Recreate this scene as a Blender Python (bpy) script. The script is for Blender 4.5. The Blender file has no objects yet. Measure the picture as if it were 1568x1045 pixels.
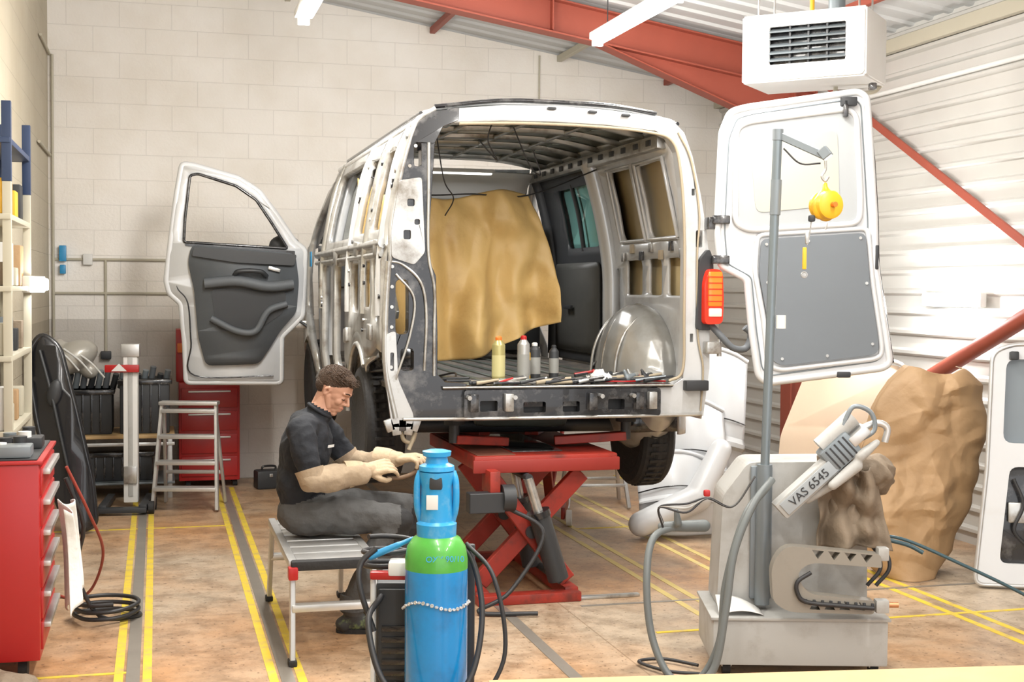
import bpy,bmesh,math,random
import numpy as np
from mathutils import Vector,Matrix,Euler,noise
from mathutils.geometry import tessellate_polygon
random.seed(7)
R=math.radians
scene=bpy.context.scene
COL=scene.collection
# ------------------------------------------------------------------ materials
MATS={}
def mat(name,col,rough=.5,metal=0,var=0,scale=4,bump=0,bscale=40,emit=0,dirt=None,damt=.5,dscale=3,trans=0,coat=0):
    if name in MATS: return MATS[name]
    m=bpy.data.materials.new(name); m.use_nodes=True
    nt=m.node_tree; b=nt.nodes['Principled BSDF']
    c=(*col,1)
    b.inputs['Base Color'].default_value=c
    b.inputs['Roughness'].default_value=rough
    b.inputs['Metallic'].default_value=metal
    if coat: b.inputs['Coat Weight'].default_value=coat
    if trans: b.inputs['Transmission Weight'].default_value=trans
    tc=nt.nodes.new('ShaderNodeTexCoord')
    out=None
    n=nt.nodes.new('ShaderNodeTexNoise'); n.inputs['Scale'].default_value=scale; n.inputs['Detail'].default_value=5
    nt.links.new(tc.outputs['Object'],n.inputs['Vector'])
    mx=nt.nodes.new('ShaderNodeMix'); mx.data_type='RGBA'
    v=max(var,.04)
    mx.inputs[6].default_value=(*[x*(1-v) for x in col],1); mx.inputs[7].default_value=(*[min(1,x*(1+v*.5)) for x in col],1)
    nt.links.new(n.outputs['Fac'],mx.inputs[0]); out=mx.outputs[2]
    if dirt:
        n2=nt.nodes.new('ShaderNodeTexNoise'); n2.inputs['Scale'].default_value=dscale; n2.inputs['Detail'].default_value=8; n2.inputs['Roughness'].default_value=.65
        nt.links.new(tc.outputs['Object'],n2.inputs['Vector'])
        cr=nt.nodes.new('ShaderNodeValToRGB'); cr.color_ramp.elements[0].position=.5; cr.color_ramp.elements[1].position=.68
        cr.color_ramp.elements[1].color=(damt,damt,damt,1)
        nt.links.new(n2.outputs['Fac'],cr.inputs[0])
        m2=nt.nodes.new('ShaderNodeMix'); m2.data_type='RGBA'; m2.inputs[7].default_value=(*dirt,1)
        nt.links.new(cr.outputs[0],m2.inputs[0]); nt.links.new(out,m2.inputs[6]); out=m2.outputs[2]
    nt.links.new(out,b.inputs['Base Color'])
    if bump:
        n3=nt.nodes.new('ShaderNodeTexNoise'); n3.inputs['Scale'].default_value=bscale; n3.inputs['Detail'].default_value=4
        nt.links.new(tc.outputs['Object'],n3.inputs['Vector'])
        bp=nt.nodes.new('ShaderNodeBump'); bp.inputs['Strength'].default_value=bump; bp.inputs['Distance'].default_value=.02
        nt.links.new(n3.outputs['Fac'],bp.inputs['Height']); nt.links.new(bp.outputs[0],b.inputs['Normal'])
    if emit:
        b.inputs['Emission Color'].default_value=c; b.inputs['Emission Strength'].default_value=emit
    MATS[name]=m; return m
WHITE=mat('van_white',(.57,.58,.585),.25,.15,.14,3,coat=.5,dirt=(.30,.28,.24),damt=.5,dscale=2.5)
STRIP=mat('stripped_panel',(.50,.50,.485),.3,.45,.28,5,dirt=(.14,.115,.085),damt=.85,dscale=4.5)
DOORW=mat('door_white',(.62,.635,.65),.3,0,.06,coat=.5,dirt=(.46,.46,.44),damt=.2,dscale=2)
SILV=mat('bare_steel',(.52,.52,.50),.3,.7,.25,8,dirt=(.17,.13,.09),damt=.8,dscale=6)
BLK=mat('black_paint',(.013,.013,.015),.22,0,.2,dirt=(.28,.27,.26),damt=.35,dscale=8,coat=.4)
GLOSS=mat('gloss_black',(.014,.014,.016),.25,0,.1,coat=.4)
DARK=mat('dark_plastic',(.027,.029,.032),.5,0,.15)
RUB=mat('rubber',(.018,.018,.019),.75,0,.2,20,bump=.2)
TRIM=mat('grey_trim',(.095,.105,.115),.6,0,.12,bump=.1,bscale=200)
RED=mat('red_paint',(.33,.027,.015),.45,0,.25,dirt=(.06,.02,.015),damt=.7,dscale=6)
REDS=mat('red_steel',(.30,.062,.036),.55,0,.15)
REDB=mat('red_cabinet_paint',(.40,.015,.015),.32,0,.1)
ALU=mat('aluminium',(.60,.60,.59),.35,.7,.2,12)
LGREY=mat('machine_grey',(.40,.40,.385),.45,0,.06,dirt=(.25,.23,.20),damt=.5,dscale=6)
MGREY=mat('mid_grey_steel',(.20,.23,.25),.4,.3,.1)
BEIGE=mat('clamp_grey_beige',(.26,.24,.205),.45,.1,.1,dirt=(.13,.11,.09),damt=.5)
TAN=mat('welding_blanket_tan',(.62,.42,.16),.5,0,.2,3,bump=.12,bscale=30,dirt=(.40,.24,.07),damt=.5,dscale=4)
TANIN=mat('wax_primer',(.52,.42,.24),.4,.1,.45,2)
KRAFT=mat('kraft_paper',(.40,.255,.13),.65,0,.15,5,bump=.35,bscale=11)
CARD=mat('fibre_board',(.74,.58,.43),.8,0,.06)
BLUE=mat('cylinder_blue',(.006,.24,.60),.25,0,.05,coat=.5,dirt=(.01,.13,.33),damt=.5,dscale=8)
LBLUE=mat('cap_blue',(.02,.30,.62),.35,0,.05,dirt=(.25,.45,.6),damt=.35,dscale=20)
GREEN=mat('cylinder_green',(.07,.36,.045),.35,0,.1,coat=.3,dirt=(.04,.22,.03),damt=.4,dscale=12)
YEL=mat('yellow_plastic',(.74,.41,.02),.4)
ORG=mat('orange',(.70,.16,.02),.4)
WOOD=mat('pine_wood',(.50,.33,.15),.6,0,.25,6)
GLASS=mat('tinted_glass',(.16,.34,.31),.06,0,.1)
SKYG=mat('windscreen_glass',(.75,.82,.85),.08,0,.05,trans=.85)
PLASW=mat('white_plastic',(.68,.68,.66),.45)
CLOTH=mat('white_rag',(.66,.65,.62),.85,0,.1,bump=.3,bscale=25)
LEATH=mat('brown_leather',(.22,.17,.12),.8,0,.3,12,bump=.5,bscale=20)
CAB=mat('cable_rubber',(.022,.022,.024),.5)
HOSE=mat('grey_hose',(.13,.145,.145),.45)
BLUEP=mat('blue_steel',(.02,.04,.10),.45)
DBLUE=mat('bright_blue_plastic',(.02,.24,.48),.4)
REDL=mat('tail_lamp_red',(.70,.03,.01),.15,emit=.15)
ORL=mat('tail_lamp_orange',(.85,.18,.02),.15,emit=.25)
CLR=mat('lamp_clear',(.85,.72,.62),.15)
TUBE=mat('fluorescent_tube',(1,1,.97),.4,emit=14)
CREAM=mat('cream_steel',(.46,.43,.34),.5)
SKIN=mat('skin',(.50,.27,.185),.5,0,.08,10)
LIP=mat('lips',(.42,.18,.13),.45)
HAIR=mat('brown_hair',(.065,.034,.017),.7,0,.5,60,bump=.9,bscale=160)
SWEAT=mat('black_sweatshirt',(.009,.011,.016),.85,0,.2,bump=.6,bscale=12)
TROU=mat('grey_work_trousers',(.07,.07,.07),.85,0,.15,bump=.6,bscale=16)
GLOVE=mat('welding_glove_leather',(.46,.35,.23),.8,0,.2,14,bump=.45,bscale=22,dirt=(.28,.21,.14),damt=.6,dscale=12)
SLEEVE=mat('welding_sleeve_leather',(.34,.26,.175),.85,0,.25,10,bump=.6,bscale=14,dirt=(.22,.16,.11),damt=.6,dscale=8)
PAPER=mat('paper',(.72,.72,.70),.8)
SEAL=mat('seam_sealer',(.36,.30,.21),.7)
# ------------------------------------------------------------------ helpers
def E(name,loc=(0,0,0),rz=0,rot=None):
    o=bpy.data.objects.new(name,None); COL.objects.link(o); o.location=loc
    o.rotation_euler=rot if rot else (0,0,R(rz)); o.empty_display_size=.1
    return o
def finish(bm,name,parent,m,smooth=True,angle=35,loc=(0,0,0),rot=(0,0,0)):
    me=bpy.data.meshes.new(name)
    bmesh.ops.recalc_face_normals(bm,faces=bm.faces)
    bm.to_mesh(me); bm.free()
    if smooth:
        for p in me.polygons: p.use_smooth=True
        me.set_sharp_from_angle(angle=R(angle))
    o=bpy.data.objects.new(name,me); COL.objects.link(o)
    o.location=loc; o.rotation_euler=rot
    if parent: o.parent=parent
    for x in (m if isinstance(m,(list,tuple)) else [m]): me.materials.append(x)
    return o
def box(name,parent,m,size,loc,rot=(0,0,0),bev=.008,seg=2):
    bm=bmesh.new(); bmesh.ops.create_cube(bm,size=1)
    bmesh.ops.scale(bm,vec=size,verts=bm.verts)
    b=min(bev,min(size)*.45)
    if b>0: bmesh.ops.bevel(bm,geom=list(bm.edges),offset=b,segments=seg,affect='EDGES',profile=.6)
    return finish(bm,name,parent,m,loc=loc,rot=tuple(R(a) for a in rot))
def bx(name,parent,m,x0,x1,y0,y1,z0,z1,bev=.008):
    return box(name,parent,m,(x1-x0,y1-y0,z1-z0),((x0+x1)/2,(y0+y1)/2,(z0+z1)/2),bev=bev)
def orient(p0,p1):
    d=(Vector(p1)-Vector(p0)); return d.length,d.to_track_quat('Z','Y').to_matrix().to_4x4()
def cyl(name,parent,m,p0,p1,r,r2=None,seg=20,bev=0):
    L,M=orient(p0,p1); bm=bmesh.new()
    bmesh.ops.create_cone(bm,cap_ends=True,segments=seg,radius1=r,radius2=r if r2 is None else r2,depth=L)
    bmesh.ops.transform(bm,matrix=Matrix.Translation((Vector(p0)+Vector(p1))/2)@M,verts=bm.verts)
    return finish(bm,name,parent,m)
def beam(name,parent,m,p0,p1,w,h,bev=.004):
    p0=Vector(p0);p1=Vector(p1); d=p1-p0; L=d.length; z=d.normalized()
    up=Vector((0,0,1)) if abs(z.z)<.95 else Vector((0,1,0))
    x=up.cross(z).normalized(); y=z.cross(x)
    M=Matrix((x,y,z)).transposed().to_4x4()
    bm=bmesh.new(); bmesh.ops.create_cube(bm,size=1); bmesh.ops.scale(bm,vec=(w,h,L),verts=bm.verts)
    if bev: bmesh.ops.bevel(bm,geom=list(bm.edges),offset=min(bev,w*.4,h*.4),segments=1,affect='EDGES')
    bmesh.ops.transform(bm,matrix=Matrix.Translation((p0+p1)/2)@M,verts=bm.verts)
    return finish(bm,name,parent,m)
def cat(pts,n=8):
    P=[Vector(p) for p in pts]; P=[P[0]*2-P[1]]+P+[P[-1]*2-P[-2]]; o=[]
    for i in range(1,len(P)-2):
        for k in range(n):
            t=k/n; a,b,c,d=P[i-1],P[i],P[i+1],P[i+2]
            o.append(.5*((2*b)+(c-a)*t+(2*a-5*b+4*c-d)*t*t+(3*b-a-3*c+d)*t**3))
    o.append(P[-2]); return o
def tube(name,parent,m,pts,r,n=8,seg=8,straight=False,rend=None):
    P=[Vector(p) for p in pts] if straight else cat(pts,n)
    bm=bmesh.new(); rings=[]; prev=None
    for i,p in enumerate(P):
        t=(P[min(i+1,len(P)-1)]-P[max(i-1,0)]).normalized()
        if prev is None:
            u=t.orthogonal().normalized()
        else:
            u=(prev-t*prev.dot(t)).normalized()
        prev=u; v=t.cross(u)
        rr=r if rend is None else r+(rend-r)*i/(len(P)-1)
        rings.append([bm.verts.new(p+(u*math.cos(a)+v*math.sin(a))*rr) for a in [2*math.pi*k/seg for k in range(seg)]])
    for a,b in zip(rings,rings[1:]):
        for k in range(seg): bm.faces.new((a[k],a[(k+1)%seg],b[(k+1)%seg],b[k]))
    bm.faces.new(rings[0]); bm.faces.new(rings[-1])
    return finish(bm,name,parent,m,angle=60)
def lathe(name,parent,m,prof,p0=(0,0,0),axis=(0,0,1),seg=32,angle=35):
    bm=bmesh.new(); rings=[]
    for r,h in prof:
        rings.append([bm.verts.new((r*math.cos(2*math.pi*k/seg),r*math.sin(2*math.pi*k/seg),h)) for k in range(seg)])
    for a,b in zip(rings,rings[1:]):
        for k in range(seg): bm.faces.new((a[k],a[(k+1)%seg],b[(k+1)%seg],b[k]))
    if prof[0][0]>1e-4: bm.faces.new(rings[0])
    if prof[-1][0]>1e-4: bm.faces.new(rings[-1])
    bmesh.ops.remove_doubles(bm,verts=bm.verts,dist=1e-5)
    M=Vector(axis).to_track_quat('Z','Y').to_matrix().to_4x4()
    bmesh.ops.transform(bm,matrix=Matrix.Translation(p0)@M,verts=bm.verts)
    return finish(bm,name,parent,m,angle=angle)
def rp(pts,r=.03,n=4):
    o=[]; N=len(pts)
    for i in range(N):
        p=Vector(pts[i][:2]); a=Vector(pts[i-1][:2]); b=Vector(pts[(i+1)%N][:2])
        rr=pts[i][2] if len(pts[i])>2 else r
        if rr<=0: o.append(tuple(p)); continue
        la=(a-p).length; lb=(b-p).length
        s=p+(a-p)/la*min(rr,la*.45); e=p+(b-p)/lb*min(rr,lb*.45)
        for k in range(n+1):
            t=k/n; o.append(tuple((1-t)**2*s+2*t*(1-t)*p+t*t*e))
    return o
def rect(a0,a1,b0,b1,r=.03): return rp([(a0,b0),(a1,b0),(a1,b1),(a0,b1)],r)
def panel(name,parent,m,outer,holes,mapf,thick=.01,cuts=(),off=0,bev=0,loc=(0,0,0),rot=(0,0,0)):
    loops=[outer]+list(holes); flat=[p for l in loops for p in l]
    tris=tessellate_polygon([[Vector((p[0],p[1],0)) for p in l] for l in loops])
    bm=bmesh.new(); vs=[bm.verts.new((p[0],p[1],0)) for p in flat]
    for t in tris:
        try: bm.faces.new([vs[i] for i in t])
        except Exception: pass
    for ax,val in cuts:
        co=(val,0,0) if ax=='a' else (0,val,0); no=(1,0,0) if ax=='a' else (0,1,0)
        bmesh.ops.bisect_plane(bm,geom=list(bm.verts)+list(bm.edges)+list(bm.faces),plane_co=co,plane_no=no)
    for v in bm.verts: v.co=Vector(mapf(v.co.x,v.co.y))
    me=bpy.data.meshes.new(name); bmesh.ops.recalc_face_normals(bm,faces=bm.faces)
    bm.to_mesh(me); bm.free()
    for p in me.polygons: p.use_smooth=bool(cuts)
    o=bpy.data.objects.new(name,me); COL.objects.link(o); o.location=loc; o.rotation_euler=tuple(R(a) for a in rot)
    if parent: o.parent=parent
    me.materials.append(m)
    s=o.modifiers.new('s','SOLIDIFY'); s.thickness=thick; s.offset=off
    if bev:
        b=o.modifiers.new('b','BEVEL'); b.width=bev; b.segments=2; b.limit_method='ANGLE'; b.angle_limit=R(50)
    if cuts:
        me.set_sharp_from_angle(angle=R(40))
    return o
def grid(name,parent,m,f,nu=40,nv=40,thick=.004,loc=(0,0,0),rot=(0,0,0),angle=80):
    bm=bmesh.new(); V=[[bm.verts.new(f(i/nu,j/nv)) for j in range(nv+1)] for i in range(nu+1)]
    for i in range(nu):
        for j in range(nv): bm.faces.new((V[i][j],V[i+1][j],V[i+1][j+1],V[i][j+1]))
    o=finish(bm,name,parent,m,angle=angle,loc=loc,rot=rot)
    if thick:
        s=o.modifiers.new('s','SOLIDIFY'); s.thickness=thick
    return o
def capsule(bm,a,b,ra,rb,seg=16):
    for p,r in ((a,ra),(b,rb)):
        bmesh.ops.create_icosphere(bm,subdivisions=1 if r<.004 else (2 if r<.03 else 3),radius=r,matrix=Matrix.Translation(p))
    L,M=orient(a,b)
    if L>1e-4: bmesh.ops.create_cone(bm,cap_ends=True,segments=seg,radius1=ra,radius2=rb,depth=L,matrix=Matrix.Translation((Vector(a)+Vector(b))/2)@M)
WORK=bpy.data.scenes.new('mesh_work')
def blob(name,parent,parts,mats,voxel=.012,smooth=4,loc=(0,0,0),rot=(0,0,0),disp=0,dscale=10,nodisp=None):
    """parts: ('c',a,b,ra,rb,mi) or ('e',c,(rx,ry,rz),eulerdeg,mi) -> one continuous remeshed surface"""
    bm=bmesh.new()
    for p in parts:
        if p[0]=='c': capsule(bm,p[1],p[2],p[3],p[4])
        else:
            M=Matrix.Translation(p[1])@Euler([R(a) for a in p[3]]).to_matrix().to_4x4()@Matrix.Diagonal((*p[2],1))
            bmesh.ops.create_icosphere(bm,subdivisions=3,radius=1,matrix=M)
    me=bpy.data.meshes.new(name+'_src'); bm.to_mesh(me); bm.free()
    o=bpy.data.objects.new(name,me)
    r=o.modifiers.new('r','REMESH'); r.mode='VOXEL'; r.voxel_size=voxel; r.use_smooth_shade=True
    if smooth:
        s=o.modifiers.new('s','SMOOTH'); s.iterations=smooth; s.factor=.5
    nm=None
    try:
        WORK.collection.objects.link(o); vl=WORK.view_layers[0]; vl.update()
        nm=bpy.data.meshes.new_from_object(o.evaluated_get(vl.depsgraph))
        if len(nm.polygons)==len(me.polygons): nm=None
        WORK.collection.objects.unlink(o)
    except Exception as ex:
        print('work scene failed',ex); nm=None
    COL.objects.link(o)
    if nm is None:
        dg=bpy.context.evaluated_depsgraph_get(); nm=bpy.data.meshes.new_from_object(o.evaluated_get(dg))
    o.modifiers.clear(); o.data=nm
    nm.materials.clear()
    for x in mats: nm.materials.append(x)
    n=len(nm.polygons)
    nm.polygons.foreach_set('use_smooth',np.ones(n,dtype=bool))
    def classify(C):
        best=np.full(len(C),1e9); bi=np.zeros(len(C),dtype=np.int32)
        for p in parts:
            if p[0]=='c':
                a=np.array(p[1],float); d=np.array(p[2],float)-a; l2=float(d@d)
                t=np.clip((C-a)@d/l2,0,1) if l2>1e-9 else np.zeros(len(C))
                dist=np.linalg.norm(C-a-t[:,None]*d,axis=1)-(p[3]+(p[4]-p[3])*t)
            else:
                M=np.array((Matrix.Translation(p[1])@Euler([R(x) for x in p[3]]).to_matrix().to_4x4()).inverted())
                L=C@M[:3,:3].T+M[:3,3]; k=np.linalg.norm(L/np.array(p[2]),axis=1); dist=(k-1)*min(p[2])
            w=dist<best; best[w]=dist[w]; bi[w]=p[-1]
        return bi
    if len(mats)>1:
        C=np.empty(n*3); nm.polygons.foreach_get('center',C)
        nm.polygons.foreach_set('material_index',classify(C.reshape(-1,3)))
    if disp:
        V=np.empty(len(nm.vertices)*3); nm.vertices.foreach_get('co',V); cls=classify(V.reshape(-1,3))
        ns=[v.normal.copy() for v in nm.vertices]
        for v,nr,ci in zip(nm.vertices,ns,cls):
            if nodisp is not None and ci==nodisp: continue
            q=v.co*dscale; k=noise.noise(q)+.6*(1-2.4*abs(noise.noise(q*1.4+Vector((5,2,9)))))
            v.co+=nr*disp*k
    nm.update()
    o.location=loc; o.rotation_euler=tuple(R(a) for a in rot)
    if parent: o.parent=parent
    return o
def chain(pts,rs,mi): return [('c',pts[i],pts[i+1],rs[i],rs[i+1],mi) for i in range(len(pts)-1)]
# ------------------------------------------------------------------ room
XL,XR,YB,YF=-3.08,3.31,5.17,-9.2
def roofz(x): return 3.74+.16*(XR-x)
def nodemat(name):
    m=bpy.data.materials.new(name); m.use_nodes=True; return m,m.node_tree,m.node_tree.nodes['Principled BSDF']
def blockmat(name,ax,hi,lo):
    m,nt,b=nodemat(name)
    g=nt.nodes.new('ShaderNodeNewGeometry'); s=nt.nodes.new('ShaderNodeSeparateXYZ'); c=nt.nodes.new('ShaderNodeCombineXYZ')
    nt.links.new(g.outputs['Position'],s.inputs[0]); nt.links.new(s.outputs[ax],c.inputs[0]); nt.links.new(s.outputs[2],c.inputs[1])
    br=nt.nodes.new('ShaderNodeTexBrick'); br.inputs['Scale'].default_value=1
    br.inputs['Brick Width'].default_value=.45; br.inputs['Row Height'].default_value=.225; br.inputs['Mortar Size'].default_value=.0045; br.inputs['Mortar Smooth'].default_value=.6
    br.inputs['Color1'].default_value=(*hi,1); br.inputs['Color2'].default_value=(*[x*.985 for x in hi],1); br.inputs['Mortar'].default_value=(*[x*.87 for x in hi],1)
    nt.links.new(c.outputs[0],br.inputs['Vector'])
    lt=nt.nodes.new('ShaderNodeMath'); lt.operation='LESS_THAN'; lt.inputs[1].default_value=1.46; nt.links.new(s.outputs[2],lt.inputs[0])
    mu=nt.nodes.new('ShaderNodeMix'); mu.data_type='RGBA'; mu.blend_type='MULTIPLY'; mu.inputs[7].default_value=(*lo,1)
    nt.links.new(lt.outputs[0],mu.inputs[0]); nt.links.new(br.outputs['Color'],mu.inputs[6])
    n=nt.nodes.new('ShaderNodeTexNoise'); n.inputs['Scale'].default_value=2.2; n.inputs['Detail'].default_value=7; nt.links.new(g.outputs['Position'],n.inputs['Vector'])
    cr=nt.nodes.new('ShaderNodeValToRGB'); cr.color_ramp.elements[0].color=(.88,.85,.80,1); cr.color_ramp.elements[0].position=.3; cr.color_ramp.elements[1].position=.6
    nt.links.new(n.outputs['Fac'],cr.inputs[0])
    m2=nt.nodes.new('ShaderNodeMix'); m2.data_type='RGBA'; m2.blend_type='MULTIPLY'; m2.inputs[0].default_value=.6
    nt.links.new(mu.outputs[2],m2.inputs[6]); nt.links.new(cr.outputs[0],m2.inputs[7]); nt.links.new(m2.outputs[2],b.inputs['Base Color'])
    n4=nt.nodes.new('ShaderNodeTexNoise'); n4.inputs['Scale'].default_value=45; nt.links.new(g.outputs['Position'],n4.inputs['Vector'])
    ad=nt.nodes.new('ShaderNodeMath'); ad.operation='MULTIPLY_ADD'; ad.inputs[1].default_value=-1.4
    nt.links.new(br.outputs['Fac'],ad.inputs[0]); nt.links.new(n4.outputs['Fac'],ad.inputs[2])
    bp=nt.nodes.new('ShaderNodeBump'); bp.inputs['Strength'].default_value=.35; bp.inputs['Distance'].default_value=.01
    nt.links.new(ad.outputs[0],bp.inputs['Height']); nt.links.new(bp.outputs[0],b.inputs['Normal'])
    b.inputs['Roughness'].default_value=.75
    return m
def floormat():
    m,nt,b=nodemat('concrete_floor')
    g=nt.nodes.new('ShaderNodeNewGeometry')
    def nz(sc,d,r=.6):
        n=nt.nodes.new('ShaderNodeTexNoise'); n.inputs['Scale'].default_value=sc; n.inputs['Detail'].default_value=d; n.inputs['Roughness'].default_value=r
        nt.links.new(g.outputs['Position'],n.inputs['Vector']); return n
    n1=nz(.55,6); cr=nt.nodes.new('ShaderNodeValToRGB')
    e=cr.color_ramp.elements; e[0].position=.36; e[0].color=(.46,.25,.115,1); e[1].position=.62; e[1].color=(.44,.355,.26,1)
    nt.links.new(n1.outputs['Fac'],cr.inputs[0])
    n2=nz(5,10,.75); c2=nt.nodes.new('ShaderNodeValToRGB'); e=c2.color_ramp.elements; e[0].position=.38; e[0].color=(.40,.35,.30,1); e[1].position=.57; e[1].color=(1,1,1,1)
    nt.links.new(n2.outputs['Fac'],c2.inputs[0])
    mx=nt.nodes.new('ShaderNodeMix'); mx.data_type='RGBA'; mx.blend_type='MULTIPLY'; mx.inputs[0].default_value=.7
    nt.links.new(cr.outputs[0],mx.inputs[6]); nt.links.new(c2.outputs[0],mx.inputs[7])
    br=nt.nodes.new('ShaderNodeTexBrick'); br.inputs['Scale'].default_value=1; br.offset=0; br.inputs['Brick Width'].default_value=2.2; br.inputs['Row Height'].default_value=2.2; br.inputs['Mortar Size'].default_value=.004
    br.inputs['Color1'].default_value=(1,1,1,1); br.inputs['Color2'].default_value=(.96,.96,.96,1); br.inputs['Mortar'].default_value=(.6,.55,.5,1)
    nt.links.new(g.outputs['Position'],br.inputs['Vector'])
    m3=nt.nodes.new('ShaderNodeMix'); m3.data_type='RGBA'; m3.blend_type='MULTIPLY'; m3.inputs[0].default_value=.8
    nt.links.new(mx.outputs[2],m3.inputs[6]); nt.links.new(br.outputs['Color'],m3.inputs[7])
    n6=nz(38,3,.5); c6=nt.nodes.new('ShaderNodeValToRGB'); e=c6.color_ramp.elements; e[0].position=.31; e[0].color=(.32,.26,.21,1); e[1].position=.38; e[1].color=(1,1,1,1)
    nt.links.new(n6.outputs['Fac'],c6.inputs[0])
    m4=nt.nodes.new('ShaderNodeMix'); m4.data_type='RGBA'; m4.blend_type='MULTIPLY'; m4.inputs[0].default_value=.8
    nt.links.new(m3.outputs[2],m4.inputs[6]); nt.links.new(c6.outputs[0],m4.inputs[7]); nt.links.new(m4.outputs[2],b.inputs['Base Color'])
    cr3=nt.nodes.new('ShaderNodeMapRange'); cr3.inputs[3].default_value=.26; cr3.inputs[4].default_value=.55
    nt.links.new(n2.outputs['Fac'],cr3.inputs[0]); nt.links.new(cr3.outputs[0],b.inputs['Roughness'])
    bp=nt.nodes.new('ShaderNodeBump'); bp.inputs['Strength'].default_value=.12; bp.inputs['Distance'].default_value=.01
    n5=nz(30,4); nt.links.new(n5.outputs['Fac'],bp.inputs['Height']); nt.links.new(bp.outputs[0],b.inputs['Normal'])
    return m
bx('floor',None,floormat(),XL-.2,XR+.2,YF,YB+.2,-.1,0,0)
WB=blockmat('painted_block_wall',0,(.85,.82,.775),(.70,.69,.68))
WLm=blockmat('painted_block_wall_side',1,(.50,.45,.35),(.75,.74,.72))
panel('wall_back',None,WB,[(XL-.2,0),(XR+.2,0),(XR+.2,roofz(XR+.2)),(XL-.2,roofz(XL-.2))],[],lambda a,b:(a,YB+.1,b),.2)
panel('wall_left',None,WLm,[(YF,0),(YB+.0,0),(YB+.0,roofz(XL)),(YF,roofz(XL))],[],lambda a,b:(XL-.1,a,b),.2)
panel('wall_front',None,WB,[(XL-.2,0),(-2.9,0),(-2.9,3.4),(3.1,3.4),(3.1,0),(XR+.2,0),(XR+.2,roofz(XR+.2)),(XL-.2,roofz(XL-.2))],[],lambda a,b:(a,YF-.1,b),.2)
CORR=mat('corrugated_white_sheet',(.57,.56,.53),.4,.15,.12,2)
def corr_wall():
    bm=bmesh.new(); prof=[]; z=0
    while z<3.80:
        prof+= [(0,z),(0,z+.075),(-.03,z+.092),(-.03,z+.115),(0,z+.132)]; z+=.15
    a=[bm.verts.new((XR+p[0],YF,p[1])) for p in prof]; b=[bm.verts.new((XR+p[0],YB,p[1])) for p in prof]
    for i in range(len(prof)-1): bm.faces.new((a[i],a[i+1],b[i+1],b[i]))
    c=[bm.verts.new(v) for v in ((XR+.12,YF,0),(XR+.12,YB,0),(XR+.12,YB,3.8),(XR+.12,YF,3.8))]; bm.faces.new(c)
    return finish(bm,'wall_right',None,CORR,smooth=False)
corr_wall()
CEIL=mat('roof_liner_white',(.54,.55,.55),.6,0,.08,2)
def ceil():
    bm=bmesh.new(); prof=[]; y=YF
    while y<YB+.2:
        prof+=[(y,0),(y+.12,0),(y+.14,-.02),(y+.19,-.02),(y+.21,0)]; y+=.25
    A=[bm.verts.new((XL-.2,p[0],roofz(XL-.2)+p[1]+.02)) for p in prof]; B=[bm.verts.new((XR+.2,p[0],roofz(XR+.2)+p[1]+.02)) for p in prof]
    for i in range(len(prof)-1): bm.faces.new((A[i],A[i+1],B[i+1],B[i]))
    o=finish(bm,'ceiling',None,CEIL,smooth=False)
    s=o.modifiers.new('s','SOLIDIFY'); s.thickness=.05; s.offset=1
ceil()
# floor markings
LINE=mat('yellow_floor_paint',(.66,.49,.04),.55,0,.2,8,dirt=(.40,.28,.15),damt=.95,dscale=9)
LINE2=mat('worn_yellow_floor_paint',(.58,.46,.16),.55,0,.2,8,dirt=(.43,.34,.24),damt=1,dscale=5)
RAIL=mat('grey_floor_rail',(.28,.255,.22),.4,.4,.2,6)
fm=E('floor_marking')
for i,(x,y0,y1) in enumerate([(-2.27,-3.5,4.6),(-1.60,-3.5,4.6),(-.34,-3.5,4.6),(.73,-.9,4.2),(1.25,-.6,4.6),(2.08,-3,4.6)]):
    if i!=2:
        for s in(-.062,.062):
            bx('line_%d_%d'%(i,s>0),fm,LINE if i in(0,1,5) else LINE2,x+s-.02,x+s+.02,y0,y1,0,.002,0)
    if i in(0,1,2): bx('rail_%d'%i,fm,RAIL,x-.03,x+.03,y0,y1,0,.003,0)
for i,(y,x0,x1) in enumerate([(-1.0,-3,-2.3),(-.27,.1,3.0),(2.7,-2.9,-1.6),(-.9,.3,3.1),(2.0,.8,3.0)]):
    bx('cross_line_%d'%i,fm,LINE if i!=1 else RAIL,x0,x1,y-.015,y+.015,0,.0025,0)
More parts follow.
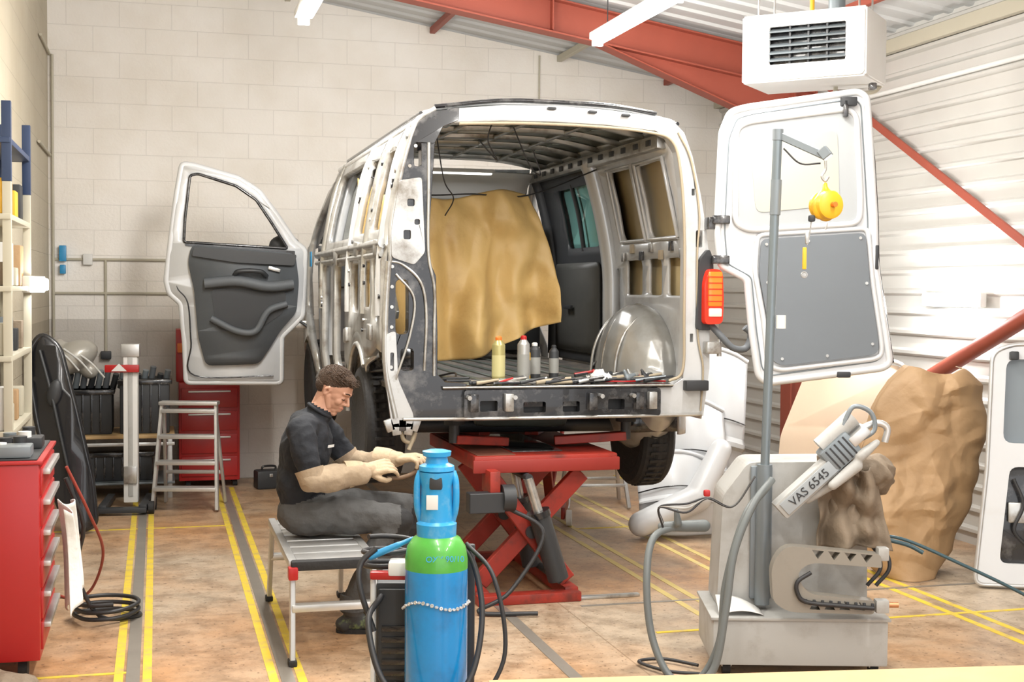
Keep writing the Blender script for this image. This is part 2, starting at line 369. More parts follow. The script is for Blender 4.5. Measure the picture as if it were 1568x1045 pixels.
# steel frame
def ibeam(name,parent,p0,p1,d,w,m=REDS,up=(0,0,1)):
    p0=Vector(p0);p1=Vector(p1);z=(p1-p0).normalized(); u=Vector(up); x=u.cross(z).normalized(); y=z.cross(x)
    M=Matrix((x,y,z)).transposed().to_4x4(); L=(p1-p0).length
    bm=bmesh.new()
    for sz,o in (((.012,d,L),(0,0,0)),((w,.014,L),(0,d/2,0)),((w,.014,L),(0,-d/2,0))):
        r=bmesh.ops.create_cube(bm,size=1); bmesh.ops.scale(bm,vec=sz,verts=r['verts']); bmesh.ops.translate(bm,vec=o,verts=r['verts'])
    bmesh.ops.transform(bm,matrix=Matrix.Translation((p0+p1)/2)@M,verts=bm.verts)
    return finish(bm,name,parent,m,smooth=False)
for k,y in enumerate((3.1,-2.6)):
    pf=E('portal_frame')
    ibeam('rafter',pf,(XL+.05,y,roofz(XL)-.18),(XR-.08,y,roofz(XR)-.18),.26,.16)
    panel('haunch',pf,REDS,[(1.3,roofz(1.3)-.3),(XR-.12,roofz(XR)-.3),(XR-.12,roofz(XR)-.72)],[],lambda a,b,y=y:(a,y,b),.014)
    beam('haunch_flange',pf,REDS,(1.3,y,roofz(1.3)-.32),(XR-.12,y,roofz(XR)-.72),.16,.014)
    ibeam('column',pf,(XR-.19,y,0),(XR-.19,y,roofz(XR)-.3),.2,.18,up=(1,0,0))
    box('base_plate',pf,REDS,(.3,.3,.02),(XR-.2,y,.01),bev=.002)
    for i,xx in enumerate((-2.2,-.6,.9)): box('stiffener_%d'%i,pf,REDS,(.012,.15,.24),(xx,y,roofz(xx)-.18),bev=0)
pu=E('roof_purlin')
for i,x in enumerate((-2.4,-1.0,.35,1.6,2.7)):
    beam('purlin_%d'%i,pu,CREAM if i%2 else REDS,(x,YF+.1,roofz(x)-.035),(x,YB-.02,roofz(x)-.035),.05,.06)
wb=E('wall_brace')
beam('brace_thin',wb,REDS,(XR-.10,3.0,3.55),(XR-.10,-1.9,.98),.02,.06)
cyl('brace_tube',wb,REDS,(XR-.19,2.95,.36),(XR-.19,-1.4,2.2),.055)
beam('trim_eave',None,CREAM,(XR-.06,YF,3.62),(XR-.06,YB,3.62),.06,.1)
tube('wall_conduit',None,PLASW,[(XR-.06,-6,3.28),(XR-.06,0,3.28),(XR-.06,4.9,3.28)],.018)
cp=E('electrical_conduit')
yy=YB-.02
for i,(p,q) in enumerate([((XL+.05,yy,1.99),(-1.9,yy,1.99)),((XL+.05,yy,1.69),(-1.9,yy,1.69)),((-2.60,yy,1.99),(-2.60,yy,1.12)),((1.4,yy,4.0),(1.4,yy,3.2)),((XL+.02,4.2,3.78),(XL+.02,YB-.03,3.78)),((XL+.04,YB-.03,3.78),(XL+.04,YB-.03,1.3)),((XL+.02,4.0,2.9),(XL+.02,YB-.03,2.9))]):
    cyl('pipe_%d'%i,cp,CREAM,p,q,.012 if i!=3 else .008,seg=8)
box('junction_box',cp,PLASW,(.08,.05,.1),(-2.75,yy-.01,1.99)); box('switch_blue',cp,DBLUE,(.06,.05,.14),(XL+.12,yy-.02,2.04))
box('socket',cp,DBLUE,(.05,.05,.08),(XL+.12,yy-.02,1.90)); box('junction_box_2',cp,DARK,(.09,.06,.07),(-2.6,yy-.02,1.14))
# ------------------------------------------------------------------ fluorescent lights (bare battens radiate all round)
def fluo(x,y,L=1.5,power=60,z=3.5,pt=28):
    e=E('fluorescent_light',(x,y,z))
    box('housing',e,PLASW,(.12,L,.05),(0,0,.035)); cyl('tube',e,TUBE,(0,-L/2+.02,-.005),(0,L/2-.02,-.005),.028,seg=12)
    for s in(-1,1):
        box('end_cap_%d'%s,e,PLASW,(.08,.03,.07),(0,s*(L/2-.01),0)); cyl('hanger_%d'%s,e,DARK,(0,s*L*.35,.05),(0,s*L*.35,roofz(x)-z),.004,seg=6)
        pl=bpy.data.lights.new('tube_glow','POINT'); pl.energy=pt; pl.shadow_soft_size=.12; pl.color=(1,.965,.91)
        po=bpy.data.objects.new('glow',pl); COL.objects.link(po); po.parent=e; po.location=(0,s*L*.3,-.14)
    ld=bpy.data.lights.new('fluo_lamp','AREA'); ld.shape='RECTANGLE'; ld.size=.12; ld.size_y=L; ld.energy=power; ld.color=(1,.965,.91)
    lo=bpy.data.objects.new('lamp',ld); COL.objects.link(lo); lo.parent=e; lo.location=(0,0,-.045)
for x in(-1.23,.84):  # unseen front fixtures, added to light the room
    for y in (-5.6,-3.3,-1.0,):
        fluo(x,y,power=45,pt=16)
fluo(-1.23,.85,power=45,pt=68); fluo(.84,1.0,power=45,pt=60)
def worklamp(name,loc,rz,power,w=.5):
    e=E(name,loc,rz)
    box('housing',e,PLASW,(w,.05,.10),(0,.03,0)); box('lens',e,TUBE,(w*.92,.03,.075),(0,-.005,0),bev=.012)
    ld=bpy.data.lights.new(name+'_l','AREA'); ld.shape='RECTANGLE'; ld.size=w*.9; ld.size_y=.08; ld.energy=power; ld.color=(1,.99,.96)
    lo=bpy.data.objects.new('lamp',ld); COL.objects.link(lo); lo.parent=e; lo.location=(0,-.03,0); lo.rotation_euler=(R(90),0,0)
    return e
# ------------------------------------------------------------------ VAN
van=E('cargo_van')
HW=[(.9,.90),(1.05,.92),(1.3,.955),(1.9,.95),(2.1,.925),(2.3,.888),(2.5,.835),(2.62,.79),(2.70,.735),(2.75,.66)]
def hw(z):
    if z<=HW[0][0]: return HW[0][1]
    for (a,b),(c,d) in zip(HW,HW[1:]):
        if z<=c: return b+(d-b)*(z-a)/(c-a)
    return HW[-1][1]
def tap(y): return 1-(.16*((y-3.8)/1.0)**2 if y>3.8 else 0)
def arc(cy,cz,r,a0,a1,n=14): return [(cy+r*math.cos(R(a0+(a1-a0)*k/n)),cz+r*math.sin(R(a0+(a1-a0)*k/n))) for k in range(n+1)]
AY,FY=.78,3.72
AL=.90; ALZ=1.00     # left rear wheel centre
def outline(ay,az,r=.41,cut=False):
    a=math.degrees(math.asin((1.0-az)/r))+1
    body=[(0.0,1.6),(0.0,2.0),(.02,2.45),(.06,2.70),(1.5,2.72),(2.9,2.70),(3.2,2.56),(3.85,2.10),(4.35,1.95),(4.62,1.80),(4.75,1.5),(4.76,1.0)]+arc(FY,.92,.41,11,169)+[(3.2,.99),(1.5,.99)]
    if cut:   # rear quarter behind the wheel cut away
        e=180-math.degrees(math.asin(.33/r)); return [(0,1.40)]+body+arc(ay,az,r,a,e)+[(.45,1.36),(.2,1.42)]
    return [(0,1.0)]+body+arc(ay,az,r,a,180-a)+[(.3,1.0)]
zc=[('b',z) for z in (1.1,1.3,1.5,1.7,1.9,2.0,2.1,2.2,2.3,2.4,2.5,2.56,2.62,2.66)]; yc=[('a',y) for y in (.4,.8,1.3,2,2.7,3.4,3.9,4.1,4.3,4.5,4.65)]
fdoor=rp([(2.82,1.09),(2.82,2.58),(3.02,2.58),(3.70,2.14),(3.76,1.6),(3.5,1.42),(3.24,1.25),(3.2,1.09)],.05)
holesL=[rect(.18,.60,2.08,2.56,.07),rect(.70,1.20,2.08,2.56,.06),rect(1.42,2.62,2.07,2.57,.08),fdoor,rect(.12,.30,1.56,1.92,.05),rect(.42,.74,1.64,1.92,.05),rect(.86,1.20,1.60,1.92,.06),rect(1.46,1.98,1.20,1.92,.06),rect(2.08,2.66,1.12,1.92,.06)]
panel('side_frame_left',van,STRIP,outline(AL,ALZ,cut=True),holesL,lambda a,b:(-hw(b)*tap(a),a,b),.045,zc+yc,off=0)
holesR=[rect(1.66,2.52,2.04,2.52,.06),fdoor]
panel('side_skin_right',van,WHITE,outline(AY,.92),holesR,lambda a,b:(hw(b)*tap(a),a,b),.012,zc+yc)
for i,(z,w) in enumerate(((2.0,.05),(2.66,.04),(1.06,.06),(1.94,.03))):
    pts=[(-hw(z)-.022,y,z) for y in ((.05,.8,1.6,2.4,3.1) if i!=2 else (1.45,2.0,2.6,3.1))]
    tube('left_rail_%d'%i,van,(SILV,WHITE,SILV,STRIP)[i],pts,w*.55,n=3,seg=8)
for i,y in enumerate((.09,.65,1.31,2.72)):
    tube('left_pillar_rib_%d'%i,van,SILV if i%2 else WHITE,[(-hw(z)-.018,y+(.03 if z>2.4 else 0),z) for z in (1.60,1.8,2.0,2.3,2.5,2.66)],.028,n=3)
    tube('left_pillar_seam_%d'%i,van,BLK,[(-hw(z)-.030,y+.045+(.03 if z>2.4 else 0),z) for z in (1.62,1.9,2.2,2.5,2.62)],.009,n=3)
random.seed(21)
for i in range(52):
    z=random.uniform(1.5,2.6); y=random.choice((.06,.12,.64,1.25,1.34,2.70,2.76))+random.uniform(-.02,.02)
    cyl('weld_spot_%d'%i,van,BLK if i%3 else SILV,(-hw(z)-.02,y,z),(-hw(z)-.034,y,z),.012,seg=8)
for i,(y,z,s) in enumerate(((.2,1.98,.10),(.95,1.99,.14),(1.9,1.96,.16),(.35,1.50,.12),(1.32,1.45,.12))): box('reinforcement_%d'%i,van,SILV if i%2 else STRIP,(.03,s,.09),(-hw(z)-.03,y,z),(random.uniform(-15,15),0,0),bev=.01)
for i,(y0,z0,y1,z1) in enumerate(((.15,1.6,.5,1.9),(.8,1.62,1.2,1.88),(1.5,1.3,2.0,1.9))): beam('inner_brace_left_%d'%i,van,BLK if i%2 else SILV,(-.86,y0,z0),(-.86,y1,z1),.02,.06)
def flare(side,ay,az,w0=.40,w=.09,xo=.0,a0=-5,a1=185):
    def f(u,v):
        a=R(a0+(a1-a0)*u); r=w0+w*v
        return (side*(.952+xo-.05*v*v+ .02*math.sin(v*3.14)),ay+r*math.cos(a),az+r*math.sin(a)*1.06)
    return f
grid('wheel_arch_left',van,SILV,flare(-1,AL,ALZ,.385,.16,.015,-5,142),40,8,.02)
tube('wheel_arch_lip_left',van,STRIP,[(-.975,AL+.385*math.cos(R(a)),ALZ+.41*math.sin(R(a))) for a in range(-5,143,14)],.016,n=3)
tube('wheel_arch_edge_left',van,BLK,[(-.965,AL+.56*math.cos(R(a)),ALZ+.58*math.sin(R(a))) for a in range(20,140,12)],.008,n=3)
grid('wheel_arch_right',van,WHITE,flare(1,AY,.92),40,6,.02)
def wellf(side,ay,az,a0=-5,a1=185):
    def f(u,v):
        a=R(a0+(a1-a0)*u); r=.40
        return (side*(.94-.36*v),ay+r*math.cos(a),az+r*math.sin(a))
    return f
grid('wheel_well_left',van,BLK,wellf(-1,AL,ALZ,-5,140),24,3,.01)
grid('wheel_well_right',van,BLK,wellf(1,AY,.92),24,3,.01)
def rz(x,y): return 2.80-.075*(abs(x)/.76)**3-.03*(max(0,y-2.2)/.8)**2
grid('roof_skin',van,WHITE,lambda u,v:(-.74+1.48*u,.02+2.95*v,rz(-.74+1.48*u,.02+2.95*v)),24,16,.012)
for i,y in enumerate((.10,.52,.94,1.36,1.78,2.2,2.6)):
    tube('roof_bow_%d'%i,van,SILV if i else WHITE,[(x,y,rz(x,y)-.035) for x in (-.73,-.4,0,.4,.73)],.024 if i else .03,n=4,seg=6)
INROOF=mat('roof_inner_steel',(.22,.25,.22),.3,.5,.35,5)
grid('roof_inner',van,INROOF,lambda u,v:(-.72+1.44*u,.05+2.85*v,rz(-.72+1.44*u,.05+2.85*v)-.022),12,12,.003)
for x in(-.36,0,.36): tube('roof_long_rail_%d'%int(x*100),van,SILV,[(x,y,rz(x,y)-.045) for y in(.1,1,2,2.7)],.012,n=2)
for i,x in enumerate((-.54,-.18,.18,.54)):
    for j in range(6):
        box('roof_pad_%d_%d'%(i,j),van,PAPER if (i*7+j*3)%3==1 else INROOF,(.20,.16,.006),(x,.31+.42*j,rz(x,.31+.42*j)-.034),bev=.003)
tube('drip_rail_left',van,BLK,[(-.755,y,2.715) for y in(.02,1,2,2.9)],.012,n=2)
tube('drip_rail_right',van,BLK,[(.755,y,2.715) for y in(.02,1,2,2.9)],.012,n=2)
tube('rear_roof_seal',van,BLK,[(x,.012,rz(x,0)+.008) for x in(-.68,-.3,0,.35,.62)],.012,n=3)
for i,x in enumerate((-.02,.22,.42)): box('roof_clip_%d'%i,van,DARK,(.05,.03,.016),(x,-.03,2.765-.01*i))
def bilinear(a,b,c,d,bow=0,ax=1):
    a,b,c,d=map(Vector,(a,b,c,d))
    def f(u,v):
        p=a.lerp(b,u).lerp(d.lerp(c,u),v); p[ax]+=bow*math.sin(math.pi*u); return p
    return f
grid('windscreen',van,SKYG,bilinear((-.70,2.97,2.70),(.70,2.97,2.70),(.86,3.85,2.12),(-.86,3.85,2.12),.12),12,6,.006)
for s in(-1,1): tube('a_pillar_%d'%s,van,WHITE,[(s*.73,2.9,2.70),(s*.80,3.3,2.5),(s*.90,3.85,2.10)],.035,n=4)
grid('bonnet',van,WHITE,bilinear((-.87,3.85,2.10),(.87,3.85,2.10),(.78,4.6,1.80),(-.78,4.6,1.80),.1),12,6,.01)
grid('front_fascia',van,WHITE,bilinear((-.78,4.6,1.80),(.78,4.6,1.80),(.75,4.72,1.0),(-.75,4.72,1.0),.12),12,6,.01)
panel('cargo_floor',van,mat('van_floor_grey',(.11,.10,.09),.6,0,.3,5,dirt=(.35,.28,.2),damt=.7,dscale=7),[(-.88,.03),(.88,.03),(.88,4.3),(-.88,4.3)],[],lambda a,b:(a,b,1.19),.03)
for i in range(9): bx('floor_rib_%d'%i,van,INROOF,-.6+i*.15-.02,-.6+i*.15+.02,.1,3.0,1.205,1.213,.003)
for s in(-1,1):
    bx('chassis_rail_%d'%s,van,BLK,s*.5-.05,s*.5+.05,.1,4.4,1.0,1.17)
    bx('sill_%d'%s,van,WHITE,s*.86-.05,s*.86+.05,1.5,3.25,.98,1.12)
for i,y in enumerate((.5,1.2,1.9,2.6,3.3)): bx('cross_rail_%d'%i,van,BLK,-.70,.85,y-.04,y+.04,1.05,1.17)
cyl('rear_axle',van,DARK,(-.72,AY,.92),(.72,AY,.90),.05); bx('fuel_tank',van,DARK,-.4,.38,1.35,2.4,.93,1.08,.04)
lathe('silencer',van,INROOF,[(.02,0),(.09,.03),(.10,.1),(.10,.5),(.09,.57),(.02,.6)],(.25,.45,1.02),(-1,.2,0))
for s in(-1,1):
    beam('trailing_arm_%d'%s,van,DARK,(s*.55,AY,.9),(s*.45,AY+.6,1.05),.08,.07); cyl('damper_%d'%s,van,BLK,(s*.6,AY+.1,.88),(s*.6,AY+.05,1.17),.04)
# lower left quarter corner with stripped flanges
panel('rear_corner_lower',van,SILV,rp([(-.92,.99),(-.95,1.2),(-.955,1.5),(-.90,1.52),(-.885,1.25),(-.80,1.06),(-.80,.99)],.02),[rect(-.93,-.91,1.3,1.4,.008)],lambda a,b:(a,-.025,b),.02,bev=.004)
for i in range(5): box('flange_tab_%d'%i,van,(SILV,STRIP,BLK)[i%3],(.05,.03,.07),(-.93+.035*i,-.02,1.0-.02*(i%2)),(0,10*i-20,0),bev=.006)
tube('hanging_bracket',van,SEAL,[(-.86,.0,1.0),(-.85,.0,.92),(-.80,.02,.90),(-.78,.02,.95),(-.82,0,.86)],.012)
blo=[(-.90,1.02),(-.945,1.3),(-.95,1.88),(-.925,2.12),(-.885,2.32),(-.835,2.52),(-.78,2.66),(-.70,2.72),(-.55,2.75),(-.55,2.68),(-.64,2.64),(-.685,2.55),(-.70,2.3),(-.715,2.05),(-.71,1.9),(-.675,1.82),(-.665,1.5),(-.665,1.28),(-.62,1.235),(-.50,1.225),(-.50,1.02)]
panel('d_pillar_left',van,BLK,blo,[rect(-.90,-.83,1.50,1.80,.03),rect(-.87,-.80,1.30,1.42,.02),rect(-.80,-.76,2.42,2.55,.015)],lambda a,b:(a,.02,b),.09,bev=.01)
panel('pillar_patch',van,STRIP,rp([(-.925,1.92),(-.93,2.05),(-.885,2.34),(-.76,2.36),(-.74,1.95),(-.80,1.88)],.02),[rect(-.86,-.82,2.02,2.07,.01),rect(-.84,-.80,2.2,2.24,.01),rect(-.80,-.77,2.1,2.13,.01)],lambda a,b:(a,-.035,b),.012,bev=.003)
tube('pillar_edge_inner',van,SILV,[(-.685,-.03,z) if z<1.85 else (-.72,-.03,z) for z in(1.27,1.5,1.75,1.95,2.3,2.55)],.009)
tube('pillar_edge_mid',van,SILV,[(-.74,-.03,1.3),(-.73,-.035,1.6),(-.76,-.035,1.78),(-.86,-.03,1.88),(-.93,-.02,1.90)],.008)
tube('pillar_contour',van,SILV,[(-.90,-.03,1.25),(-.82,-.035,1.5),(-.80,-.035,1.7),(-.90,-.03,1.83)],.007)
tube('bare_lower_edge',van,SILV,[(-.94,-.03,1.9),(-.955,-.02,1.6),(-.95,-.02,1.3),(-.90,-.03,1.04)],.018)
tube('bare_upper_edge',van,STRIP,[(-.93,-.02,1.9),(-.925,-.02,2.1),(-.885,-.02,2.32),(-.835,-.015,2.52),(-.775,-.01,2.67),(-.68,-.01,2.74)],.014)
for i in range(14):
    z=1.1+i*.11; cyl('spot_%d'%i,van,SILV,(-(hw(z)-.03),-.028,z),(-(hw(z)-.03),-.034,z),.010,seg=10)
panel('d_pillar_right',van,WHITE,[(.60,2.75),(.70,2.735),(.78,2.66),(.835,2.52),(.888,2.3),(.925,2.1),(.95,1.9),(.955,1.3),(.92,1.02),(.62,1.02),(.62,1.19),(.72,1.20),(.79,1.24),(.80,1.5),(.80,2.0),(.775,2.35),(.74,2.55),(.69,2.63),(.60,2.665)],[rect(.86,.90,2.0,2.1,.01),rect(.83,.85,2.3,2.34,.005),rect(.83,.85,1.45,1.5,.005)],lambda a,b:(a,.02,b),.09,bev=.015)
panel('rear_header',van,WHITE,[(-.62,2.74),(-.3,2.775),(0,2.785),(.3,2.775),(.64,2.745),(.64,2.66),(.3,2.685),(0,2.69),(-.3,2.685),(-.62,2.66)],[],lambda a,b:(a,.03,b),.1,bev=.01)
tube('opening_seal_right',van,SEAL,[(.70,-.03,1.225),(.785,-.03,1.29),(.79,-.03,1.6),(.785,-.03,2.1),(.755,-.03,2.45),(.70,-.03,2.61),(.55,-.03,2.655),(.2,-.03,2.675),(-.2,-.03,2.675),(-.55,-.03,2.66)],.009)
tube('seam_right',van,SEAL,[(.90,-.03,1.05),(.91,-.035,1.3),(.875,-.035,1.5),(.865,-.035,1.95),(.875,-.035,2.2),(.82,-.035,2.5),(.74,-.03,2.66)],.006)
hol=[rect(-.43,-.33,1.07,1.13,.01),rect(-.18,-.05,1.06,1.12,.01),rect(.05,.15,1.06,1.12,.01),rect(.32,.42,1.07,1.13,.01)]
panel('rear_crossmember',van,BLK,rect(-.52,.64,1.03,1.19,.02),hol,lambda a,b:(a,-.03,b),.06,bev=.006)
bx('crossmember_back',van,DARK,-.52,.64,.01,.05,1.03,1.18)
bx('loading_sill',van,BLK,-.64,.72,-.05,.06,1.19,1.212)
tube('sill_lip',van,SILV,[(-.64,-.05,1.205),(0,-.055,1.205),(.72,-.05,1.205)],.006)
for i,x in enumerate((-.47,-.27,.22,.50,.58)): box('bracket_%d'%i,van,SILV if i in(1,4) else BLK,(.05,.05,.10),(x,-.075,1.12))
for i,x in enumerate((-.24,-.5,.46,.27)): cyl('bolt_%d'%i,van,SILV,(x,-.06,1.15),(x,-.11,1.15),.013,seg=8)
tube('lower_lip',van,SILV,[(-.86,-.05,1.035),(-.3,-.06,1.03),(.3,-.06,1.03),(.9,-.04,1.03)],.010)
box('corner_fog_mount',van,DARK,(.14,.06,.06),(.86,-.05,1.2))
tube('tow_hook_hose',van,TRIM,[(.95,-.05,1.55),(1.0,-.10,1.48),(1.06,-.12,1.42),(1.14,-.12,1.42),(1.17,-.12,1.50),(1.13,-.12,1.54)],.02)
panel('tail_lamp_housing',van,DARK,rp([(.86,1.52),(.955,1.52),(.965,1.70),(.955,1.93),(.93,2.0),(.87,1.93)],.03),[],lambda a,b:(a,-.035,b),.05,bev=.01)
panel('tail_lamp_red',van,REDL,rp([(.885,1.555),(.995,1.56),(1.0,1.7),(.99,1.87),(.91,1.88),(.885,1.8)],.03),[],lambda a,b:(a,-.08,b),.07,bev=.02)
box('tail_lamp_orange',van,ORL,(.085,.02,.20),(.943,-.118,1.76),bev=.02); box('tail_lamp_clear',van,CLR,(.08,.02,.05),(.945,-.118,1.625),bev=.01)
for i in range(5): box('tail_lamp_rib_%d'%i,van,REDL,(.09,.006,.006),(.943,-.128,1.69+i*.035),bev=.001)
for i,z in enumerate((2.14,1.42)):
    box('hinge_%d'%i,van,BLK if i==0 else SILV,(.09,.07,.07),(.955,-.06,z)); cyl('hinge_pin_%d'%i,van,SILV,(.99,-.08,z-.05),(.99,-.08,z+.05),.014)
# right interior
panel('inner_frame_right',van,WHITE,rp([(.06,1.22),(1.60,1.22),(1.60,2.60),(.06,2.62)],.02),[rp([(.22,2.08),(.66,2.08),(.66,2.53),(.22,2.53)],.07),rp([(.76,2.08),(1.18,2.08),(1.18,2.53),(.76,2.53)],.07),rect(.20,.42,1.72,1.95,.03),rect(.52,.74,1.72,1.95,.03),rect(.86,1.15,1.72,1.95,.03),rect(1.30,1.45,1.45,1.9,.05)],lambda a,b:(hw(b)-.075,a,b),.02,zc+[('a',.5),('a',1.1)])
panel('inner_skin_right',van,TANIN,[(.06,1.22),(1.60,1.22),(1.60,2.62),(.06,2.62)],[],lambda a,b:(hw(b)-.02,a,b),.004,zc)
tube('window_frame_r1',van,WHITE,[(hw(z)-.09,y,z) for y,z in ((.2,2.07),(.68,2.07),(.68,2.54),(.2,2.54),(.2,2.07))],.014,straight=True)
tube('window_frame_r2',van,WHITE,[(hw(z)-.09,y,z) for y,z in ((.74,2.07),(1.2,2.07),(1.2,2.54),(.74,2.54),(.74,2.07))],.014,straight=True)
for i in range(7): box('inner_bracket_%d'%i,van,(SILV,BLK,SEAL)[i%3],(.02,.05,.06),(hw(1.95)-.10,.15+i*.17,1.97+.05*(i%2)),bev=.005)
tube('c_pillar_inner',van,WHITE,[(hw(z)-.10,1.42+.05*(z-1.9),z) for z in(1.25,1.6,1.9,2.2,2.5,2.62)],.07)
panel('sliding_door_trim',van,DARK,rp([(1.62,1.22),(2.9,1.22),(2.9,2.6),(1.62,2.6)],.02),[rect(1.70,2.44,2.06,2.5,.06)],lambda a,b:(hw(b)-.06,a,b),.02,zc)
panel('sliding_door_card',van,mat('dark_card',(.06,.06,.055),.55),rect(1.72,2.75,1.3,1.95,.06),[],lambda a,b:(hw(b)-.085,a,b),.02,zc)
panel('side_window_glass',van,GLASS,rect(1.64,2.54,2.02,2.54,.05),[],lambda a,b:(hw(b)-.02,a,b),.006,zc)
tube('side_window_bar',van,DARK,[(hw(z)-.06,2.1,z) for z in (2.04,2.3,2.52)],.018)
tube('b_pillar_right',van,DARK,[(hw(z)-.07,2.85,z) for z in(1.25,1.6,1.9,2.2,2.5,2.62)],.055)
tube('b_pillar_left',van,WHITE,[(-hw(z)+.06,2.75,z) for z in(1.25,1.6,1.9,2.2,2.5,2.62)],.05)
tube('grab_loop',van,WHITE,[(.75,2.95,2.62),(.78,3.1,2.5),(.80,3.1,2.2)],.02)
bx('cant_rail_inner',van,SILV,.66,.72,.1,2.9,2.58,2.66)
for i in range(12): bx('cant_hole_%d'%i,van,DARK,.652,.662,.2+i*.22,.27+i*.22,2.605,2.64,.002)
bx('cant_rail_left',van,SILV,-.72,-.66,.1,2.9,2.58,2.66)
WH=mat('wheelhouse_paint',(.42,.42,.40),.26,.4,.2,6,dirt=(.27,.25,.21),damt=.5,dscale=5)
blob('wheelhouse_right',van,[('e',(.80,.76,1.20),(.24,.52,.47),(0,0,0),0),('c',(.70,.25,1.22),(.70,1.3,1.22),.05,.05,0)],[WH],.014,3)
for k in(-.18,0.02,.2): tube('wheelhouse_rib_%d'%int(k*100),van,SILV,[(.80-.235*math.cos(a),.76+k*1.2,1.20+.45*math.sin(a)*(1-abs(k)*.6)) for a in (0,.4,.8,1.2,1.5)],.010,n=3)
box('wall_handle',van,DARK,(.03,.16,.03),(.83,2.35,1.62))
bx('dashboard',van,TRIM,-.8,.8,3.45,3.85,1.75,2.08,.06)
for i,x in enumerate((-.45,.1,.5)):
    box('seat_base_%d'%i,van,DARK,(.46,.5,.3),(x,2.95,1.42),bev=.06); box('seat_back_%d'%i,van,DARK,(.44,.14,.62),(x,2.72,1.85),(-10,0,0),bev=.06); box('headrest_%d'%i,van,DARK,(.22,.09,.16),(x,2.66,2.25),bev=.04)
grid('headliner_front',van,PLASW,lambda u,v:Vector((-.66+1.32*u,2.75+.35*v,2.66-.22*v-.05*abs(u-.5)**2)),10,6,.01)
box('mirror_inner',van,DARK,(.2,.03,.06),(0,3.15,2.45))
tube('loose_wire_1',van,CAB,[(-.30,.2,2.72),(-.33,.2,2.6),(-.25,.3,2.5),(-.35,.35,2.62)],.004); tube('loose_wire_2',van,CAB,[(-.55,.6,2.68),(-.5,.6,2.4),(-.42,.7,2.3),(-.45,.8,2.2)],.004)
tube('loose_wire_3',van,CAB,[(-.1,.5,2.72),(.0,.5,2.5),(.1,.6,2.45),(.05,.6,2.6)],.004)
# ---- front left door (open)
fd=E('front_door',(-.94,3.80,0),0); fd.parent=van; fd.rotation_euler=(0,0,R(-1))
dm=lambda a,b:(-a,-.04*math.sin((b-1.0)/1.75*3.14),b)
do=rp([(.24,.975),(.24,1.35),(.07,1.52),(.05,2.06),(.13,2.12),(.27,2.33),(.42,2.53),(.58,2.63),(.93,2.725),(1.02,2.735),(1.06,2.5),(1.11,2.1),(1.145,1.80),(1.12,1.70),(1.03,1.62),(1.0,1.3),(.99,.985)],.03)
dh=rp([(.19,2.07),(.32,2.28),(.44,2.46),(.60,2.57),(.90,2.66),(.96,2.645),(1.0,2.3),(1.01,2.11)],.02)
dcuts=[('b',z) for z in(1.2,1.4,1.6,1.8,2,2.2,2.4,2.6)]
panel('shell',fd,DOORW,do,[dh],dm,.05,dcuts,bev=0)
tube('shell_edge',fd,DOORW,[dm(a,b) for a,b in do+[do[0]]],.028,straight=True)
tube('shell_seal',fd,BLK,[(-.30,-.05,1.03),(-.93,-.05,1.04),(-.955,-.06,1.3),(-.98,-.06,1.62),(-1.06,-.06,1.74),(-1.07,-.05,1.85),(-1.03,-.04,2.1)],.006)
tube('window_seal',fd,BLK,[(dm(a,b)[0],dm(a,b)[1]-.03,b) for a,b in dh+[dh[0]]],.012,straight=True)
dt=rp([(.13,2.03),(.95,2.09),(.98,1.95),(.93,1.72),(.90,1.35),(.84,1.12),(.42,1.13),(.32,1.28),(.25,1.4),(.12,1.55),(.10,1.8)],.05)
tm=lambda off:(lambda a,b:(-a,dm(a,b)[1]-off,b))
panel('trim_panel',fd,TRIM,dt,[],tm(.045),.04,dcuts)
panel('trim_upper',fd,DARK,rp([(.12,2.02),(.93,2.07),(.95,2.0),(.6,1.95),(.14,1.93)],.02),[],tm(.08),.03)
panel('pocket_recess',fd,DARK,rp([(.20,1.72),(.80,1.74),(.76,1.42),(.50,1.36),(.22,1.55)],.05),[],tm(.068),.01)
tube('armrest',fd,TRIM,[(-.85,-.13,1.78),(-.6,-.15,1.80),(-.35,-.15,1.76),(-.15,-.13,1.78)],.045)
tube('pocket_rim',fd,TRIM,[(-.80,-.12,1.50),(-.60,-.14,1.40),(-.45,-.14,1.40),(-.35,-.14,1.56),(-.2,-.13,1.62)],.028)
tube('pull_handle',fd,DARK,[(-.62,-.13,1.84),(-.58,-.17,1.88),(-.42,-.17,1.88),(-.36,-.13,1.84)],.02)
box('inner_latch_lever',fd,ALU,(.10,.02,.03),(-.30,-.12,1.90),(0,15,0))
blob('mirror_housing',fd,[('e',(-.20,.10,2.10),(.13,.06,.09),(0,0,0),0),('c',(-.08,.02,2.05),(-.18,.08,2.06),.03,.03,0)],[DARK],.01,3)
panel('window_glass_edge',fd,BLK,rp([(.13,2.05),(1.0,2.11),(1.0,2.08),(.13,2.01)],.005),[],tm(.0),.07)
box('latch',fd,SILV,(.02,.04,.12),(-1.09,-.03,1.72))
for z in (1.45,1.9): box('door_hinge_%d'%int(z*10),fd,SILV,(.14,.05,.06),(-.05,-.01,z))
tube('check_strap',fd,DARK,[(-.12,-.03,1.5),(-.02,-.06,1.42),(.03,-.03,1.3)],.012)
box('blue_tape',van,DBLUE,(.01,.10,.12),(-.975,3.45,1.98))
